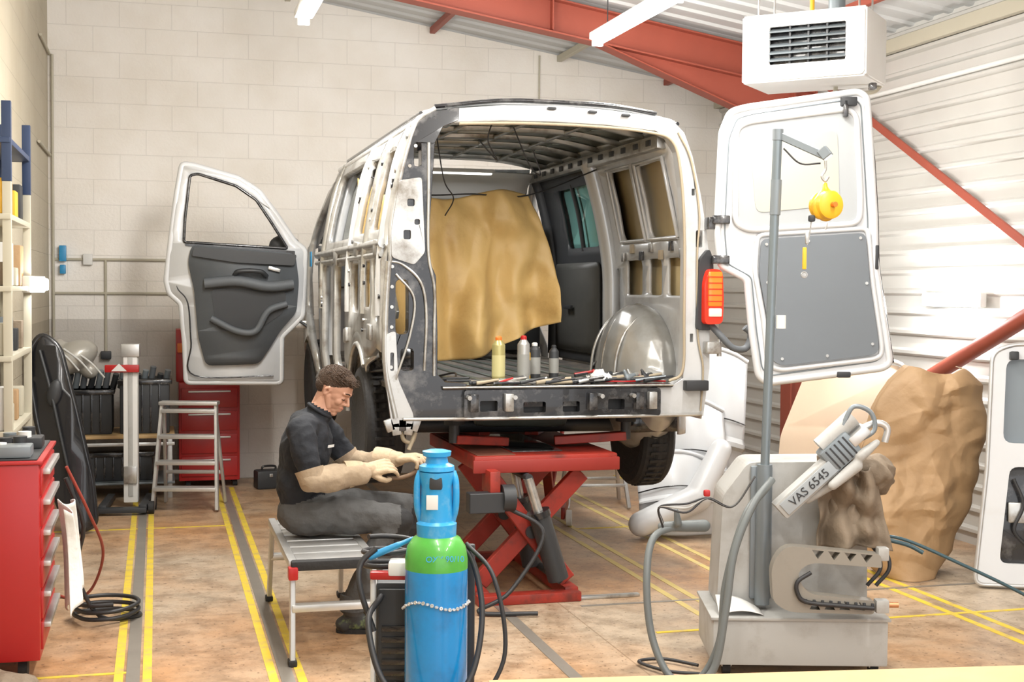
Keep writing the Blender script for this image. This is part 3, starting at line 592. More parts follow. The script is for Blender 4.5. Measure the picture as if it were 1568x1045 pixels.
# ---- rear right door (open)
rd=E('rear_door',(.99,-.07,0),-15); rd.parent=van
rm=lambda a,b:(a,0,b)
ro=rp([(.0,2.66),(.05,2.78),(.14,2.805),(.78,2.90),(.83,2.87),(.86,2.5),(.885,2.18),(.895,1.91),(.945,1.6),(.99,1.34),(.95,1.31),(.28,1.22),(.23,1.26),(.19,1.5),(.155,1.82),(.0,1.90),(-.02,2.1),(-.01,2.4)],.03)
panel('shell',rd,DOORW,ro,[],rm,.05,off=0,bev=.012)
tube('edge_roll',rd,DOORW,[(a,-.02,b) for a,b in ro+[ro[0]]],.022,straight=True)
tube('inner_bead',rd,MGREY,[(a+(a-.45)*-.09,-.027,b+(b-2.05)*-.05) for a,b in ro+[ro[0]]],.004,straight=True)
tube('edge_seal',rd,BLK,[(a+.018,-.0,b) for a,b in [(.82,2.88),(.865,2.5),(.89,2.18),(.90,1.91),(.95,1.6),(.995,1.34)]],.010,straight=True)
wf=rp([(.08,2.68),(.14,2.72),(.72,2.80),(.77,2.76),(.80,2.3),(.80,2.17),(.76,2.14),(.16,2.10),(.08,2.14)],.05)
tube('window_rim',rd,DOORW,[(a,-.035,b) for a,b in wf+[wf[0]]],.018,straight=True)
panel('window_blank',rd,mat('door_inner_grey',(.36,.38,.39),.35),wf,[],lambda a,b:(a,-.03,b),.01)
wf2=rp([(.16,2.58),(.66,2.68),(.68,2.25),(.20,2.20)],.05)
panel('blank_inset',rd,mat('blank_yellow_reflection',(.42,.41,.35),.35),wf2,[],lambda a,b:(a,-.037,b),.004)  # yellowish reflection on the blank, put into its colour
lp=rp([(.23,2.05),(.83,2.09),(.86,1.80),(.91,1.50),(.92,1.41),(.88,1.385),(.36,1.32),(.30,1.35),(.27,1.6),(.22,1.85)],.04)
panel('lower_board',rd,mat('slate_board',(.15,.17,.19),.5,0,.04),lp,[],lambda a,b:(a,-.045,b),.012,bev=.002)
tube('board_rim',rd,DOORW,[(a+(a-.55)*.06,-.03,b+(b-1.7)*.07) for a,b in lp+[lp[0]]],.016,straight=True)
for i,(a,b) in enumerate([(.26,2.02),(.5,2.04),(.80,2.06),(.88,1.45),(.62,1.38),(.36,1.36),(.27,1.8),(.84,1.8)]): cyl('rivet_%d'%i,rd,SILV,(a,-.05,b),(a,-.056,b),.009,seg=10)
box('latch_top',rd,DARK,(.09,.05,.05),(.72,-.05,2.84)); box('latch_rod',rd,BLK,(.03,.03,.10),(.70,-.06,2.80)); box('handle_box',rd,DARK,(.02,.06,.14),(.90,-.02,1.95))
box('bump_stop',rd,BLK,(.04,.05,.04),(.86,-.03,2.93)); box('lower_latch',rd,DARK,(.08,.04,.035),(.72,-.03,1.27))
for z in(2.16,1.93): box('hinge_arm_%d'%int(z*10),rd,BLK,(.10,.05,.05),(.0,-.03,z))
def wheel(parent,x,y,z,side,r=.345,w=.22):
    e=E('wheel',(x,y,z)); e.parent=parent
    h=w/2; prof=[(r*.64,-h*.85),(r*.80,-h),(r*.93,-h*.95),(r*.985,-h*.78)]
    for g in(-.5,-.17,.17,.5):
        prof+=[(r,(g-.12)*w*.9),(r*.972,(g-.035)*w*.9),(r*.972,(g+.035)*w*.9),(r,(g+.12)*w*.9)] if abs(g)<.4 else []
    prof+=[(r*.985,h*.78),(r*.93,h*.95),(r*.80,h),(r*.64,h*.85)]
    lathe('tyre',e,RUB,prof,(0,0,0),(1,0,0),48,20)
    for k in range(40):
        a=2*math.pi*k/40; box('tread_%d'%k,e,RUB,(w*.62,.018,.010),(0,math.cos(a)*r*.997,math.sin(a)*r*.997),(math.degrees(a)-90,0,12),bev=0)
    o=h*side
    lathe('rim',e,SILV,[(r*.66,-o*.8),(r*.62,-o*.5),(r*.60,o*.3),(r*.66,o*.85),(r*.62,o*.8),(r*.55,o*.45),(r*.2,o*.6),(r*.17,o*.75),(0,o*.75)],(0,0,0),(1,0,0),36)
    for k in range(10):
        a=2*math.pi*k/10; beam('spoke_%d'%k,e,SILV,(o*.62,math.cos(a)*r*.18,math.sin(a)*r*.18),(o*.55,math.cos(a)*r*.6,math.sin(a)*r*.6),.03,.03)
    lathe('brake_disc',e,INROOF,[(0,-.02),(r*.45,-.02),(r*.45,.0),(0,0)],(-side*.03,0,0),(1,0,0),24)
wheel(van,.84,AY,.85,1); wheel(van,-.86,AL-.08,.93,-1,.36,.24); wheel(van,-.86,FY,.98,-1); wheel(van,.84,FY,.92,1)
# blanket
bl=E('welding_blanket')
def bf(u,v):
    A=Vector((-.60,1.02,2.34));B=Vector((.20,1.22,2.37));C=Vector((.37,1.12,1.54));D=Vector((-.50,.92,1.30))
    p=A.lerp(B,u).lerp(D.lerp(C,u),v)
    p.z-= .05*math.sin(math.pi*u)*v*(1-u)*2 + .03*math.sin(2*math.pi*u)*(1-v)
    p.x+=.05*math.sin(v*math.pi)*u
    f=.05*math.sin(u*19+1.5*v)*(.25+v)+.05*math.sin(u*9-3*v+1)+.08*noise.noise(Vector((u*3,v*3,2)))+.03*noise.noise(Vector((u*9,v*7,5)))
    f+=.07*max(0,1-abs((u*.8+v*.35)-.55)*9)*math.sin(v*3.1)
    p.y-=f; return p
grid('sheet',bl,TAN,bf,90,70,.005)
tube('hanging_cord',bl,CAB,[(-.86,1.1,2.45),(-.60,1.03,2.345),(-.2,1.12,2.36),(.20,1.22,2.37),(.76,1.4,2.58)],.005)
def bf2(u,v): return Vector((-.80+.03*math.sin(u*14)+.03*v,.35+1.9*u,2.42-.95*v-.1*math.sin(u*5)))
grid('side_sheet',bl,TAN,bf2,50,20,.005)
def spray(name,x,y,z,h,r,m,capm):
    e=E(name,(x,y,z)); lathe('can',e,m,[(r*.9,0),(r,.004),(r,h*.8),(r*.96,h*.82),(r*.55,h*.90),(r*.5,h*.91)]); lathe('cap',e,capm,[(r*.5,h*.91),(r*.5,h*.97),(r*.3,h),(0,h)])
    lathe('label',e,mat(name+str(x)+'_label',(.50,.46,.22) if capm is ORG else (.28,.28,.26),.4),[(r*1.01,h*.15),(r*1.01,h*.6)],seg=24)
spray('spray_can',-.28,.12,1.214,.27,.038,mat('can_olive',(.36,.32,.13),.3,.3),ORG)
spray('spray_can',-.11,.20,1.214,.27,.036,mat('can_grey',(.38,.38,.37),.3,.5),REDB)
spray('spray_can',-.065,.32,1.214,.20,.03,YEL,PLASW)
spray('spray_can',.02,.42,1.214,.22,.035,DARK,PLASW)
spray('spray_can',.17,.52,1.214,.20,.03,DARK,DARK)
ht=E('hand_tools',(0,0,0))
random.seed(3)
for i in range(64):
    x=random.uniform(-.55,.72); y=random.uniform(.02,.60)
    if -.42<x<.24: y=random.uniform(-.03,.02)
    a=random.uniform(-.9,.9) if not -.42<x<.24 else random.uniform(-.2,.2); L=random.uniform(.04,.13)
    m=random.choice([DARK,SILV,BLK,REDB,DARK,INROOF,SILV,INROOF,DARK,BLK,SEAL,MGREY,ORG if i%3==0 else DARK])
    r=random.uniform(.007,.016)
    cyl('tool_%d'%i,ht,m,(x-L*math.cos(a),y-L*.5*math.sin(a),1.226),(x+L*math.cos(a),y+L*.5*math.sin(a),1.226+random.uniform(0,.03)),r,r*.6,10)
for i,(x,y,m) in enumerate([(.32,.15,REDB),(.36,.22,TRIM),(.5,.12,MGREY),(.55,.2,SILV),(.42,.3,DARK),(.62,.15,DARK)]): blob('part_%d'%i,ht,[('c',(x,y,1.235),(x+.05,y+.03,1.25),.022,.016,0),('c',(x,y,1.235),(x-.02,y,1.28),.018,.01,0)],[m],.008,2)
grid('paper_tissue',ht,CLOTH,lambda u,v:(.26+.13*u,.05+.12*v,1.225+.06*abs(noise.noise(Vector((u*5,v*5,0))))+.05*math.sin(u*3.1)*math.sin(v*3.1)),12,12,.003)
tube('red_lead',ht,REDB,[(.3,.1,1.222),(.45,.03,1.222),(.6,.08,1.222),(.7,.02,1.222)],.005)
tube('black_lead',ht,CAB,[(-.6,.1,1.222),(-.5,.3,1.222),(-.45,.5,1.25),(-.5,.7,1.222)],.006)
# ------------------------------------------------------------------ lift
lf=E('vehicle_lift')
bx('base_crossbar',lf,RED,-.46,.14,-.16,-.06,.0,.055); bx('base_crossbar_back',lf,RED,-.46,.14,1.0,1.1,.0,.055)
for x in(-.42,.10): bx('base_rail_%d'%int(x*100),lf,RED,x-.04,x+.04,-.1,1.05,.0,.07)
for j,y in enumerate((-.0,.62)):
    beam('arm_a_%d'%j,lf,RED,(.10,y,.09),(-.36,y,.70),.05,.10); beam('arm_b_%d'%j,lf,RED,(-.40,y+.06,.09),(.20,y+.06,.70),.05,.10)
    cyl('pivot_%d'%j,lf,DARK,(-.12,y-.05,.38),(-.12,y+.12,.38),.035)
for k,(a,b) in enumerate((((.02,-.10,.12),(-.10,-.10,.50)),((-.02,.30,.12),(-.10,.30,.52)))):
    A=Vector(a);B=Vector(b); cyl('cylinder_body_%d'%k,lf,DARK,A,B,.06); cyl('cylinder_collar_%d'%k,lf,BLK,B-(B-A)*.06,B+(B-A)*.03,.067); cyl('cylinder_rod_%d'%k,lf,SILV,B,B+(B-A)*.52,.028)
for p in((.02,.22,.12),(-.16,.22,.70)): cyl('pin_%d'%int(p[2]*10),lf,DARK,(p[0],p[1]-.34,p[2]),(p[0],p[1]+.4,p[2]),.022)
bx('platform',lf,RED,-.46,.38,-.06,1.2,.74,.82,.01); bx('platform_edge',lf,mat('red_edge',(.26,.02,.013),.5),-.47,.39,-.075,-.055,.725,.80)
bx('platform_slot',lf,BLK,-.2,.1,.1,1.0,.815,.825); bx('platform_rust',lf,mat('rusty_plate',(.18,.065,.04),.7,.2,.3),-.44,-.22,-.04,1.1,.818,.824,.001)
for s in(-1,1):
    for j,y in enumerate((.05,1.45)):
        beam('swing_arm_%d_%d'%(s,j),lf,RED,(s*.15-.04,.3+j*.5,.86),(s*.52,y*.9+.15,.89),.09,.05); cyl('pad_post_%d_%d'%(s,j),lf,DARK,(s*.52,y*.9+.15,.87),(s*.52,y*.9+.15,.98),.03); cyl('pad_%d_%d'%(s,j),lf,RUB,(s*.52,y*.9+.15,.975),(s*.52,y*.9+.15,1.0),.06)
beam('hyd_motor',lf,DARK,(-.52,-.16,.58),(-.32,-.16,.58),.09,.11); cyl('motor_head',lf,DARK,(-.33,-.16,.60),(-.26,-.16,.60),.075); bx('motor_bracket',lf,RED,-.40,-.34,-.18,.02,.62,.75)
tube('lift_hose',lf,CAB,[(-.3,-.15,.55),(-.1,-.2,.4),(-.3,-.25,.1),(-.5,-.35,.02),(-.2,-.45,.02)],.012)
bx('lock_plate',lf,SILV,.14,.5,-.13,-.09,.0,.02)
# ------------------------------------------------------------------ stool
st=E('step_platform',(-1.36,-.40,0))
for sx in(-1,1):
    bx('top_rail_%d'%sx,st,ALU,sx*.19-.02,sx*.19+.02,-.58,.60,.435,.475)
    for sy in(-1,1):
        beam('leg_%d_%d'%(sx,sy),st,ALU,(sx*.19,sy*.56,.45),(sx*.20,sy*.66,.02),.025,.05); box('foot_%d_%d'%(sx,sy),st,RUB,(.04,.07,.03),(sx*.20,sy*.662,.015))
for i in range(7): bx('slat_%d'%i,st,ALU,-.17,.17,-.55+i*.162,-.42+i*.162,.445,.472,.004)
bx('end_tread',st,RUB,-.20,.20,-.62,-.56,.43,.475); bx('red_corner',st,REDB,-.215,-.17,-.635,-.575,.39,.45)
for sy in(-1,1): bx('rung_%d'%sy,st,ALU,-.20,.20,sy*.61-.03,sy*.61+.03,.24,.275)
# ------------------------------------------------------------------ mechanic
man=E('mechanic',(-1.40,-.32,0),-10); man.scale=(1,1,.97)
SHOE=mat('work_shoe',(.03,.03,.03),.6,dirt=(.3,.4,.1),damt=.5,dscale=25)
KNEE=mat('black_knee_patch',(.015,.015,.016),.8,bump=.4,bscale=18)
SH_R=(-.03,-.19,1.065);SH_L=(.04,.19,1.075)
EL_R=(.03,-.26,.82);WR_R=(.27,-.16,.835);EL_L=(.20,.22,.84);WR_L=(.42,.08,.875)
P=[]
P+=[('e',(-.02,0,.605),(.145,.185,.115),(0,0,0),1),('e',(-.045,0,.76),(.125,.168,.17),(0,-4,0),0),('e',(-.02,0,.95),(.132,.182,.20),(0,9,0),0),('e',(-.01,0,1.06),(.098,.19,.09),(0,14,0),0)]
P+=[('c',(-.01,-.10,1.075),SH_R,.075,.072,0),('c',(0,.10,1.08),SH_L,.075,.072,0)]
P+=chain([SH_R,(-.01,-.24,.95),EL_R],[.072,.064,.060],0)+chain([EL_R,(.13,-.215,.82),WR_R],[.066,.070,.052],3)
P+=chain([SH_L,(.12,.22,.96),EL_L],[.070,.062,.056],0)+chain([EL_L,(.31,.15,.85),WR_L],[.062,.064,.050],3)
P+=[('c',(.02,0,1.10),(.05,0,1.135),.072,.064,0),('c',(.045,0,1.13),(.085,0,1.20),.054,.052,2)]
for s,kx,ky,ax in((-1,.44,-.17,.23),(1,.50,.16,.34)):
    P+=chain([(.0,s*.09,.605),(.2,s*.12,.61),(kx,ky,.60)],[.105,.096,.076],1)
    P+=chain([(kx,ky,.60),((kx+ax)/2+.0,ky,.36),(ax,ky,.14)],[.076,.070,.062],1)
    P+=[('c',(kx+.02,ky,.60),(kx+.0,ky,.50),.070,.064,5)]
    P+=[('c',(ax,ky,.12),(ax,ky,.08),.042,.045,4),('c',(ax-.04,ky,.045),(ax+.08,ky,.048),.044,.044,4),('c',(ax+.08,ky,.045),(ax+.19,ky-.01*s,.038),.046,.036,4)]
blob('body',man,P,[SWEAT,TROU,SKIN,SLEEVE,SHOE,KNEE],.009,3,disp=.010,dscale=11,nodisp=2)
# neckline, sleeve mouths, hem
tube('collar',man,SWEAT,[(.052+.062*math.cos(a)*.9,.064*math.sin(a),1.152-.036*math.cos(a)) for a in [2*math.pi*k/16 for k in range(17)]],.009,n=3)
for nm_,e_,sh_ in(('right',EL_R,(-.01,-.24,.95)),('left',EL_L,(.12,.22,.96))):
    e_=Vector(e_); u_=Vector(sh_)-e_; tube('sleeve_mouth_'+nm_,man,SLEEVE,[e_-u_*.12,e_+u_*.20,e_+u_*.40],.066,n=3,seg=20,rend=.074)
tube('trouser_hem_r',man,TROU,[(.23,-.17,.20),(.225,-.17,.12)],.064,n=3,seg=18,rend=.068); tube('trouser_hem_l',man,TROU,[(.345,.16,.20),(.335,.16,.12)],.064,n=3,seg=18,rend=.068)
for s,ky,ax in((-1,-.17,.23),(1,.16,.34)):
    pts=[(ax+.07+.155*math.cos(a),ky+.048*math.sin(a)) for a in [2*math.pi*k/20 for k in range(20)]]
    panel('sole_%d'%s,man,RUB,pts,[],lambda a,b:(a,b,.012),.024)
hd=E('head',(.125,0,1.257),rot=(R(0),R(34),R(-20))); hd.parent=man
H=[('e',(-.012,0,.035),(.098,.076,.088),(0,0,0),0),('e',(.024,0,.002),(.060,.066,.062),(0,0,0),0),('e',(.020,0,-.034),(.068,.059,.066),(0,0,0),0),('e',(.044,0,-.078),(.036,.038,.030),(0,0,0),0)]
H+=[('c',(.030,-.030,-.092),(.066,-.006,-.100),.015,.016,0),('c',(.030,.030,-.092),(.066,.006,-.100),.015,.016,0)]
H+=[('c',(.084,0,.016),(.108,0,-.022),.0065,.0100,0),('c',(.094,-.011,-.027),(.094,.011,-.027),.0075,.0075,0),('c',(.070,-.044,.032),(.084,-.008,.030),.009,.010,0),('c',(.070,.044,.032),(.084,.008,.030),.009,.010,0)]
H+=[('e',(.058,s*.036,-.020),(.024,.020,.026),(0,0,0),0) for s in(-1,1)]+[('e',(.073,s*.031,.006),(.011,.015,.008),(0,0,0),0) for s in(-1,1)]
H+=[('c',(.064,0,-.040),(.072,0,-.066),.024,.022,0)]
H+=[('c',(.082,-.018,-.054),(.0925,0,-.0525),.004,.006,2),('c',(.082,.018,-.054),(.0925,0,-.0525),.004,.006,2),('c',(.082,-.015,-.063),(.090,0,-.0645),.0045,.0065,2),('c',(.082,.015,-.063),(.090,0,-.0645),.0045,.0065,2)]
H+=[('c',(.002,s*.060,-.02),(.033,s*.044,-.078),.017,.016,0) for s in(-1,1)]
for s in(-1,1):
    H+=[('c',(-.006,s*.080,.024),(-.020,s*.084,.010),.0075,.007,0),('c',(-.020,s*.084,.010),(-.014,s*.079,-.020),.007,.0075,0),('c',(-.006,s*.080,.024),(.004,s*.076,.006),.0065,.006,0),('c',(.002,s*.075,.0),(-.010,s*.077,-.022),.006,.007,0)]
H+=[('c',(-.022,0,-.04),(-.006,0,-.14),.053,.056,0)]
H+=[('e',(-.022,0,.052),(.099,.080,.083),(0,-8,0),1),('e',(-.055,0,.012),(.056,.072,.060),(0,0,0),1),('e',(.036,0,.094),(.050,.052,.032),(0,18,0),1)]
blob('head_surface',hd,H,[SKIN,HAIR,LIP],.0036,4)
for s in(-1,1):
    tube('eyebrow_%d'%s,hd,HAIR,[(.0915,s*.014,.034),(.087,s*.030,.040),(.073,s*.047,.035)],.003)
    tube('eyelash_%d'%s,hd,HAIR,[(.0820,s*.018,.001),(.0830,s*.031,-.003),(.075,s*.045,.001)],.0017)
random.seed(5)
tuft=bmesh.new()
for i in range(700):
    a=random.uniform(-2.9,2.9) ; e=random.uniform(.25,1.55)
    d=Vector((math.cos(a)*math.cos(e),math.sin(a)*math.cos(e),math.sin(e)))
    if d.x>.70 and d.z<.60: continue
    p=Vector((-.020,0,.052))+Vector((d.x*.098,d.y*.078,d.z*.081)); q=p+(d*.004+Vector((random.uniform(.006,.018),random.uniform(-.006,.006),-.002)))
    capsule(tuft,p,q,.0034,.0012,6)
for i in range(140):
    p=Vector((random.uniform(.05,.082),random.uniform(-.045,.045),random.uniform(.098,.112))); q=p+Vector((random.uniform(.004,.016),random.uniform(-.006,.006),random.uniform(-.006,.010)))
    p.z-=(p.x-.05)*.5; q.z-=(q.x-.05)*.4; capsule(tuft,p,q,.0036,.0014,6)
finish(tuft,'hair_tufts',hd,HAIR)
def glove(name,wr,dirv,up,side,curl=.6):
    """wr wrist pos, dirv finger direction, up back-of-hand normal"""
    d=Vector(dirv).normalized(); n=Vector(up); n=(n-d*n.dot(d)).normalized(); s=d.cross(n)*side
    W=Vector(wr)
    def X(a,b,c): return tuple(W+d*a+s*b+n*c)
    parts=[('c',X(-.06,0,0),X(.0,0,0),.058,.040,0)]
    for k,b in enumerate((-.030,-.010,.010,.030)): parts.append(('c',X(.01,b*.8,0),X(.085,b*1.05,.004),.021,.016,0))
    for k,(b,L) in enumerate(((-.037,.070),(-.0125,.082),(.0125,.078),(.037,.062))):
        a0=.09; pos=[(a0,b,.004)]; ang=0
        for j,f in enumerate((.42,.32,.26)):
            ang+=curl*(.8+.15*k)*(1 if j else .7); a0+=L*f*math.cos(ang); c=pos[-1][2]-L*f*math.sin(ang); pos.append((a0,b*(1+.12*j),c))
        r=.0120
        for j in range(3): parts.append(('c',X(*pos[j]),X(*pos[j+1]),r-.0008*j,r-.0008*(j+1),0))
    th=[(.015,-.030,-.01),(.045,-.058,-.022),(.075,-.062,-.040),(.098,-.050,-.052)]
    for j in range(3): parts.append(('c',X(*th[j]),X(*th[j+1]),.018-.002*j,.016-.002*j,0))
    blob(name,man,parts,[GLOVE],.0045,2)
    tube(name+'_cuff',man,GLOVE,[X(-.12,0,0),X(-.06,0,0),X(-.03,0,0)],.074,n=3,seg=20,rend=.052)
glove('glove_right',(.31,-.13,.85),(1,.25,.18),(0,-.75,.75),-1,.55)
glove('glove_left',(.46,.04,.885),(.8,-.35,.10),(.2,-.3,1),1,.6)
tube('held_bracket',man,mat('rusty_steel',(.16,.10,.06),.7,.4,.4,20),[(.40,-.10,.80),(.48,-.07,.80),(.55,-.02,.83),(.56,.0,.90)],.012)
box('chest_logo',man,PLASW,(.002,.05,.014),(.114,-.08,.97),(0,10,-35),bev=0)
# ------------------------------------------------------------------ gas cylinder on welding cart
wc=E('welding_cart',(-1.228,-2.72,0),-15)
r=.109
gc=E('gas_cylinder',(-1.228,-2.72,0),-15)
lathe('bottle',gc,BLUE,[(.0,.13),(r*.8,.13),(r,.15),(r,.785)],seg=48)
lathe('shoulder',gc,GREEN,[(r,.785),(r*.995,.82),(r*.93,.86),(r*.75,.89),(r*.5,.905),(r*.42,.908)],seg=48)
lathe('cap_base',gc,LBLUE,[(.062,.888),(.068,.895),(.070,.94),(.058,.95),(.054,1.07),(.060,1.10),(.060,1.12)],seg=32)
lathe('cap_collar',gc,LBLUE,[(.054,1.12),(.062,1.125),(.060,1.14),(.040,1.150),(.036,1.170),(.048,1.175),(.050,1.19),(.03,1.195),(0,1.195)],seg=32)
box('cap_window',gc,DARK,(.045,.02,.045),(0,-.050,1.085),bev=.01); box('valve_label',gc,PLASW,(.04,.004,.05),(-.012,-.056,1.02),bev=.001)
for s in(-1,1): tube('cap_arm_%d'%s,gc,LBLUE,[(s*.055,0,.95),(s*.066,-.01,1.0),(s*.066,-.01,1.08),(s*.055,0,1.12)],.012)
for k in range(46):
    a=2*math.pi*k/46; z=.655-.02*math.sin(a*1)+(.012*math.cos(a*3))
    lathe('chain_link_%d'%k,gc,ALU,[(.0045+.003*math.cos(b),.003*math.sin(b)) for b in [2*math.pi*q/6 for q in range(7)]],((r+.005)*math.cos(a),(r+.005)*math.sin(a),z),(math.cos(a)*.3,math.sin(a)*.3,(1 if k%2 else .1)),8)
tg=bpy.data.curves.new('cylinder_stencil','FONT'); tg.body='OXY 90/10'; tg.size=.028; tg.extrude=.0005
tgo=bpy.data.objects.new('cylinder_stencil',tg); COL.objects.link(tgo); tgo.parent=gc; tgo.location=(-.03,-.111,.825); tgo.rotation_euler=(R(84),0,R(8)); tg.materials.append(LBLUE)
bx('tray',wc,DARK,-.24,.14,-.14,.60,.09,.125)
for s in(-1,1):
    lathe('cart_wheel_%d'%s,wc,RUB,[(.03,-.02),(.10,-.02),(.11,0),(.10,.02),(.03,.02)],(-.05+s*.22,.20,.11),(1,0,0),28)
    cyl('castor_%d'%s,wc,RUB,(-.05+s*.14,.56,.045),(-.02+s*.14,.56,.045),.045)
WM=mat('welder_grey',(.045,.05,.055),.5)
box('welder_body',wc,WM,(.20,.42,.56),(-.125,.35,.42),bev=.015); bx('welder_front',wc,DARK,-.215,-.03,.12,.14,.2,.68)
for i in range(8): bx('louvre_%d'%i,wc,BLK,-.20,-.05,.112,.122,.25+i*.04,.27+i*.04,.002)
bx('frame_strip',wc,PLASW,-.240,-.222,.10,.13,.12,.72); box('red_knob_bar',wc,REDB,(.14,.04,.03),(-.17,.10,.735),bev=.01)
box('white_cup',wc,PAPER,(.09,.09,.05),(-.13,.12,.76),bev=.01); bx('back_rail',wc,DARK,.10,.13,.13,.16,.12,.84)
tube('torch_cable',wc,CAB,[(-.20,.10,.66),(-.23,-.05,.6),(-.16,-.16,.42),(-.0,-.17,.33),(.12,-.10,.42),(.16,-.0,.62),(.12,.08,.8),(.05,.1,.85)],.011)
tube('ground_cable',wc,CAB,[(.1,.1,.85),(.2,.0,.75),(.24,-.05,.5),(.15,-.1,.3),(.10,-.15,.02),(.3,.1,.02),(.36,.3,.02)],.008)
tube('torch_neck',wc,CAB,[(-.22,.10,.83),(-.27,.08,.78),(-.27,.05,.7),(-.22,.04,.55)],.011)
tube('coil_on_top',wc,CAB,[(-.18+.10*math.cos(a),.25+.1*math.sin(a),.72+.006*i) for i,a in enumerate([k*.8 for k in range(20)])],.010,n=4)
blob('torch_handle',wc,[('c',(-.24,.10,.80),(-.14,.12,.84),.014,.012,0),('c',(-.14,.12,.84),(-.09,.14,.86),.010,.008,0)],[DBLUE],.005,2)
blob('cable_connector',wc,[('c',(-.05,.14,.86),(.05,.14,.80),.022,.016,0)],[DARK],.006,2)
# ------------------------------------------------------------------ spot welding machine
sm=E('spot_welding_machine',(.709,-1.59,0),-16)
bx('base_box',sm,LGREY,-.40,.39,-.22,.30,.055,.265,.012); bx('base_lid',sm,LGREY,-.41,.40,-.23,.31,.262,.276,.004)
for i,(x,y) in enumerate(((-.33,-.15),(.34,-.15),(-.33,.24),(.34,.24))):
    cyl('castor_%d'%i,sm,RUB,(x-.018,y,.03),(x+.018,y,.03),.03); box('castor_fork_%d'%i,sm,SILV,(.05,.05,.03),(x,y,.05))
panel('tower',sm,LGREY,rp([(-.36,.27),(-.335,.80),(-.22,.955),(.33,.965),(.34,.27)],.03),[],lambda a,b:(a,.12,b),.30,bev=.012)
bx('tower_panel',sm,MGREY,-.21,-.11,-.05,-.02,.32,.94)
cyl('mast_sleeve',sm,MGREY,(-.155,-.06,.30),(-.15,-.06,.95),.035); cyl('mast',sm,mat('mast_grey',(.18,.215,.235),.35,.4),(-.15,-.06,.9),(-.112,-.06,2.46),.021)
cyl('mast_cap',sm,MGREY,(-.112,-.06,2.44),(-.111,-.06,2.49),.025); cyl('mast_clamp',sm,MGREY,(-.119,-.06,2.1),(-.115,-.06,2.26),.025)
beam('jib',sm,MGREY,(-.10,-.06,2.46),(.09,-.14,2.36),.03,.035); beam('jib_tip',sm,MGREY,(.07,-.13,2.36),(.105,-.145,2.39),.05,.05)
tube('jib_hook',sm,SILV,[(.09,-.14,2.34),(.09,-.14,2.30),(.075,-.14,2.27),(.09,-.14,2.25),(.105,-.14,2.27)],.006)
tube('jib_cable',sm,CAB,[(-.09,-.09,2.40),(-.02,-.12,2.33),(.07,-.13,2.33)],.004)
blob('balancer',sm,[('e',(.095,-.14,2.14),(.055,.05,.075),(0,0,0),0),('e',(.06,-.16,2.13),(.03,.03,.055),(0,0,0),0),('e',(.13,-.12,2.16),(.035,.04,.05),(0,0,0),0),('c',(.09,-.14,2.2),(.09,-.14,2.235),.018,.012,0)],[YEL],.008,2)
lathe('balancer_drum',sm,YEL,[(.0,-.055),(.045,-.055),(.062,-.045),(.066,-.02),(.06,-.015),(.06,.015),(.066,.02),(.062,.045),(.045,.055),(0,.055)],(.095,-.14,2.14),(.35,-1,0),32)
cyl('balancer_hub',sm,ORG,(.115,-.195,2.14),(.122,-.215,2.14),.012); box('balancer_mark',sm,DARK,(.03,.03,.03),(.03,-.15,2.08))
tube('wire_drop',sm,SILV,[(.03,-.15,2.08),(.02,-.15,2.0),(.01,-.15,1.96)],.003); box('drop_handle',sm,YEL,(.018,.018,.10),(.0,-.15,1.90),bev=.006); box('swivel',sm,SILV,(.016,.016,.05),(.01,-.15,1.99),bev=.004)
tube('chain_drop',sm,SILV,[(.10,-.16,2.06),(.09,-.16,2.03)],.004)
lathe('drop_ring',sm,SILV,[(.013+.003*math.cos(b),.003*math.sin(b)) for b in [2*math.pi*q/6 for q in range(7)]],(.0,-.15,1.825),(0,1,0),16)
cyl('mast_socket',sm,PLASW,(-.09,-.09,1.58),(-.09,-.09,1.64),.022)
gu=E('weld_gun',(.06,-.20,.915),rot=(0,R(-43),0)); gu.parent=sm
box('gun_body',gu,LGREY,(.34,.10,.085),(-.06,0,0),bev=.012); box('gun_label_plate',gu,mat('label_grey',(.32,.35,.37),.4),(.30,.01,.062),(-.06,-.053,0),bev=.002)
box('gun_head',gu,MGREY,(.16,.12,.12),(.15,0,.02),bev=.02); cyl('gun_cylinder',gu,LGREY,(.10,0,.09),(.30,0,.09),.042); box('gun_bracket',gu,ALU,(.10,.13,.05),(.26,0,.02),bev=.01)
tube('gun_ring_handle',gu,MGREY,[(.24,-.03,.10),(.33,-.03,.13),(.37,-.03,.06),(.33,-.03,-.01),(.25,-.03,.0)],.011)
tube('gun_hook_arm',gu,ALU,[(.28,.0,.03),(.36,.0,-.0),(.38,0,-.05),(.33,0,-.09)],.016)
for i in range(5): box('gun_fin_%d'%i,gu,DARK,(.008,.125,.10),(.10+i*.025,0,.02),bev=.002)
blob('gun_clamps',gu,[('c',(.02,-.07,-.06),(.16,-.05,-.07),.022,.03,0),('c',(.2,-.05,-.05),(.30,-.03,-.06),.028,.016,0),('c',(-.1,0,-.05),(.1,0,-.08),.02,.03,0)],[LGREY],.008,2)
tx=bpy.data.curves.new('gun_label','FONT'); tx.body='VAS 6545'; tx.size=.055; tx.extrude=.001; tx.align_x='CENTER'; tx.align_y='CENTER'
to=bpy.data.objects.new('gun_label',tx); COL.objects.link(to); to.parent=gu; to.location=(-.06,-.06,0); to.rotation_euler=(R(90),0,0); tx.materials.append(DARK)
def C(px,py): return ((px-1220)*.003,1.75-(py-443)*.003)
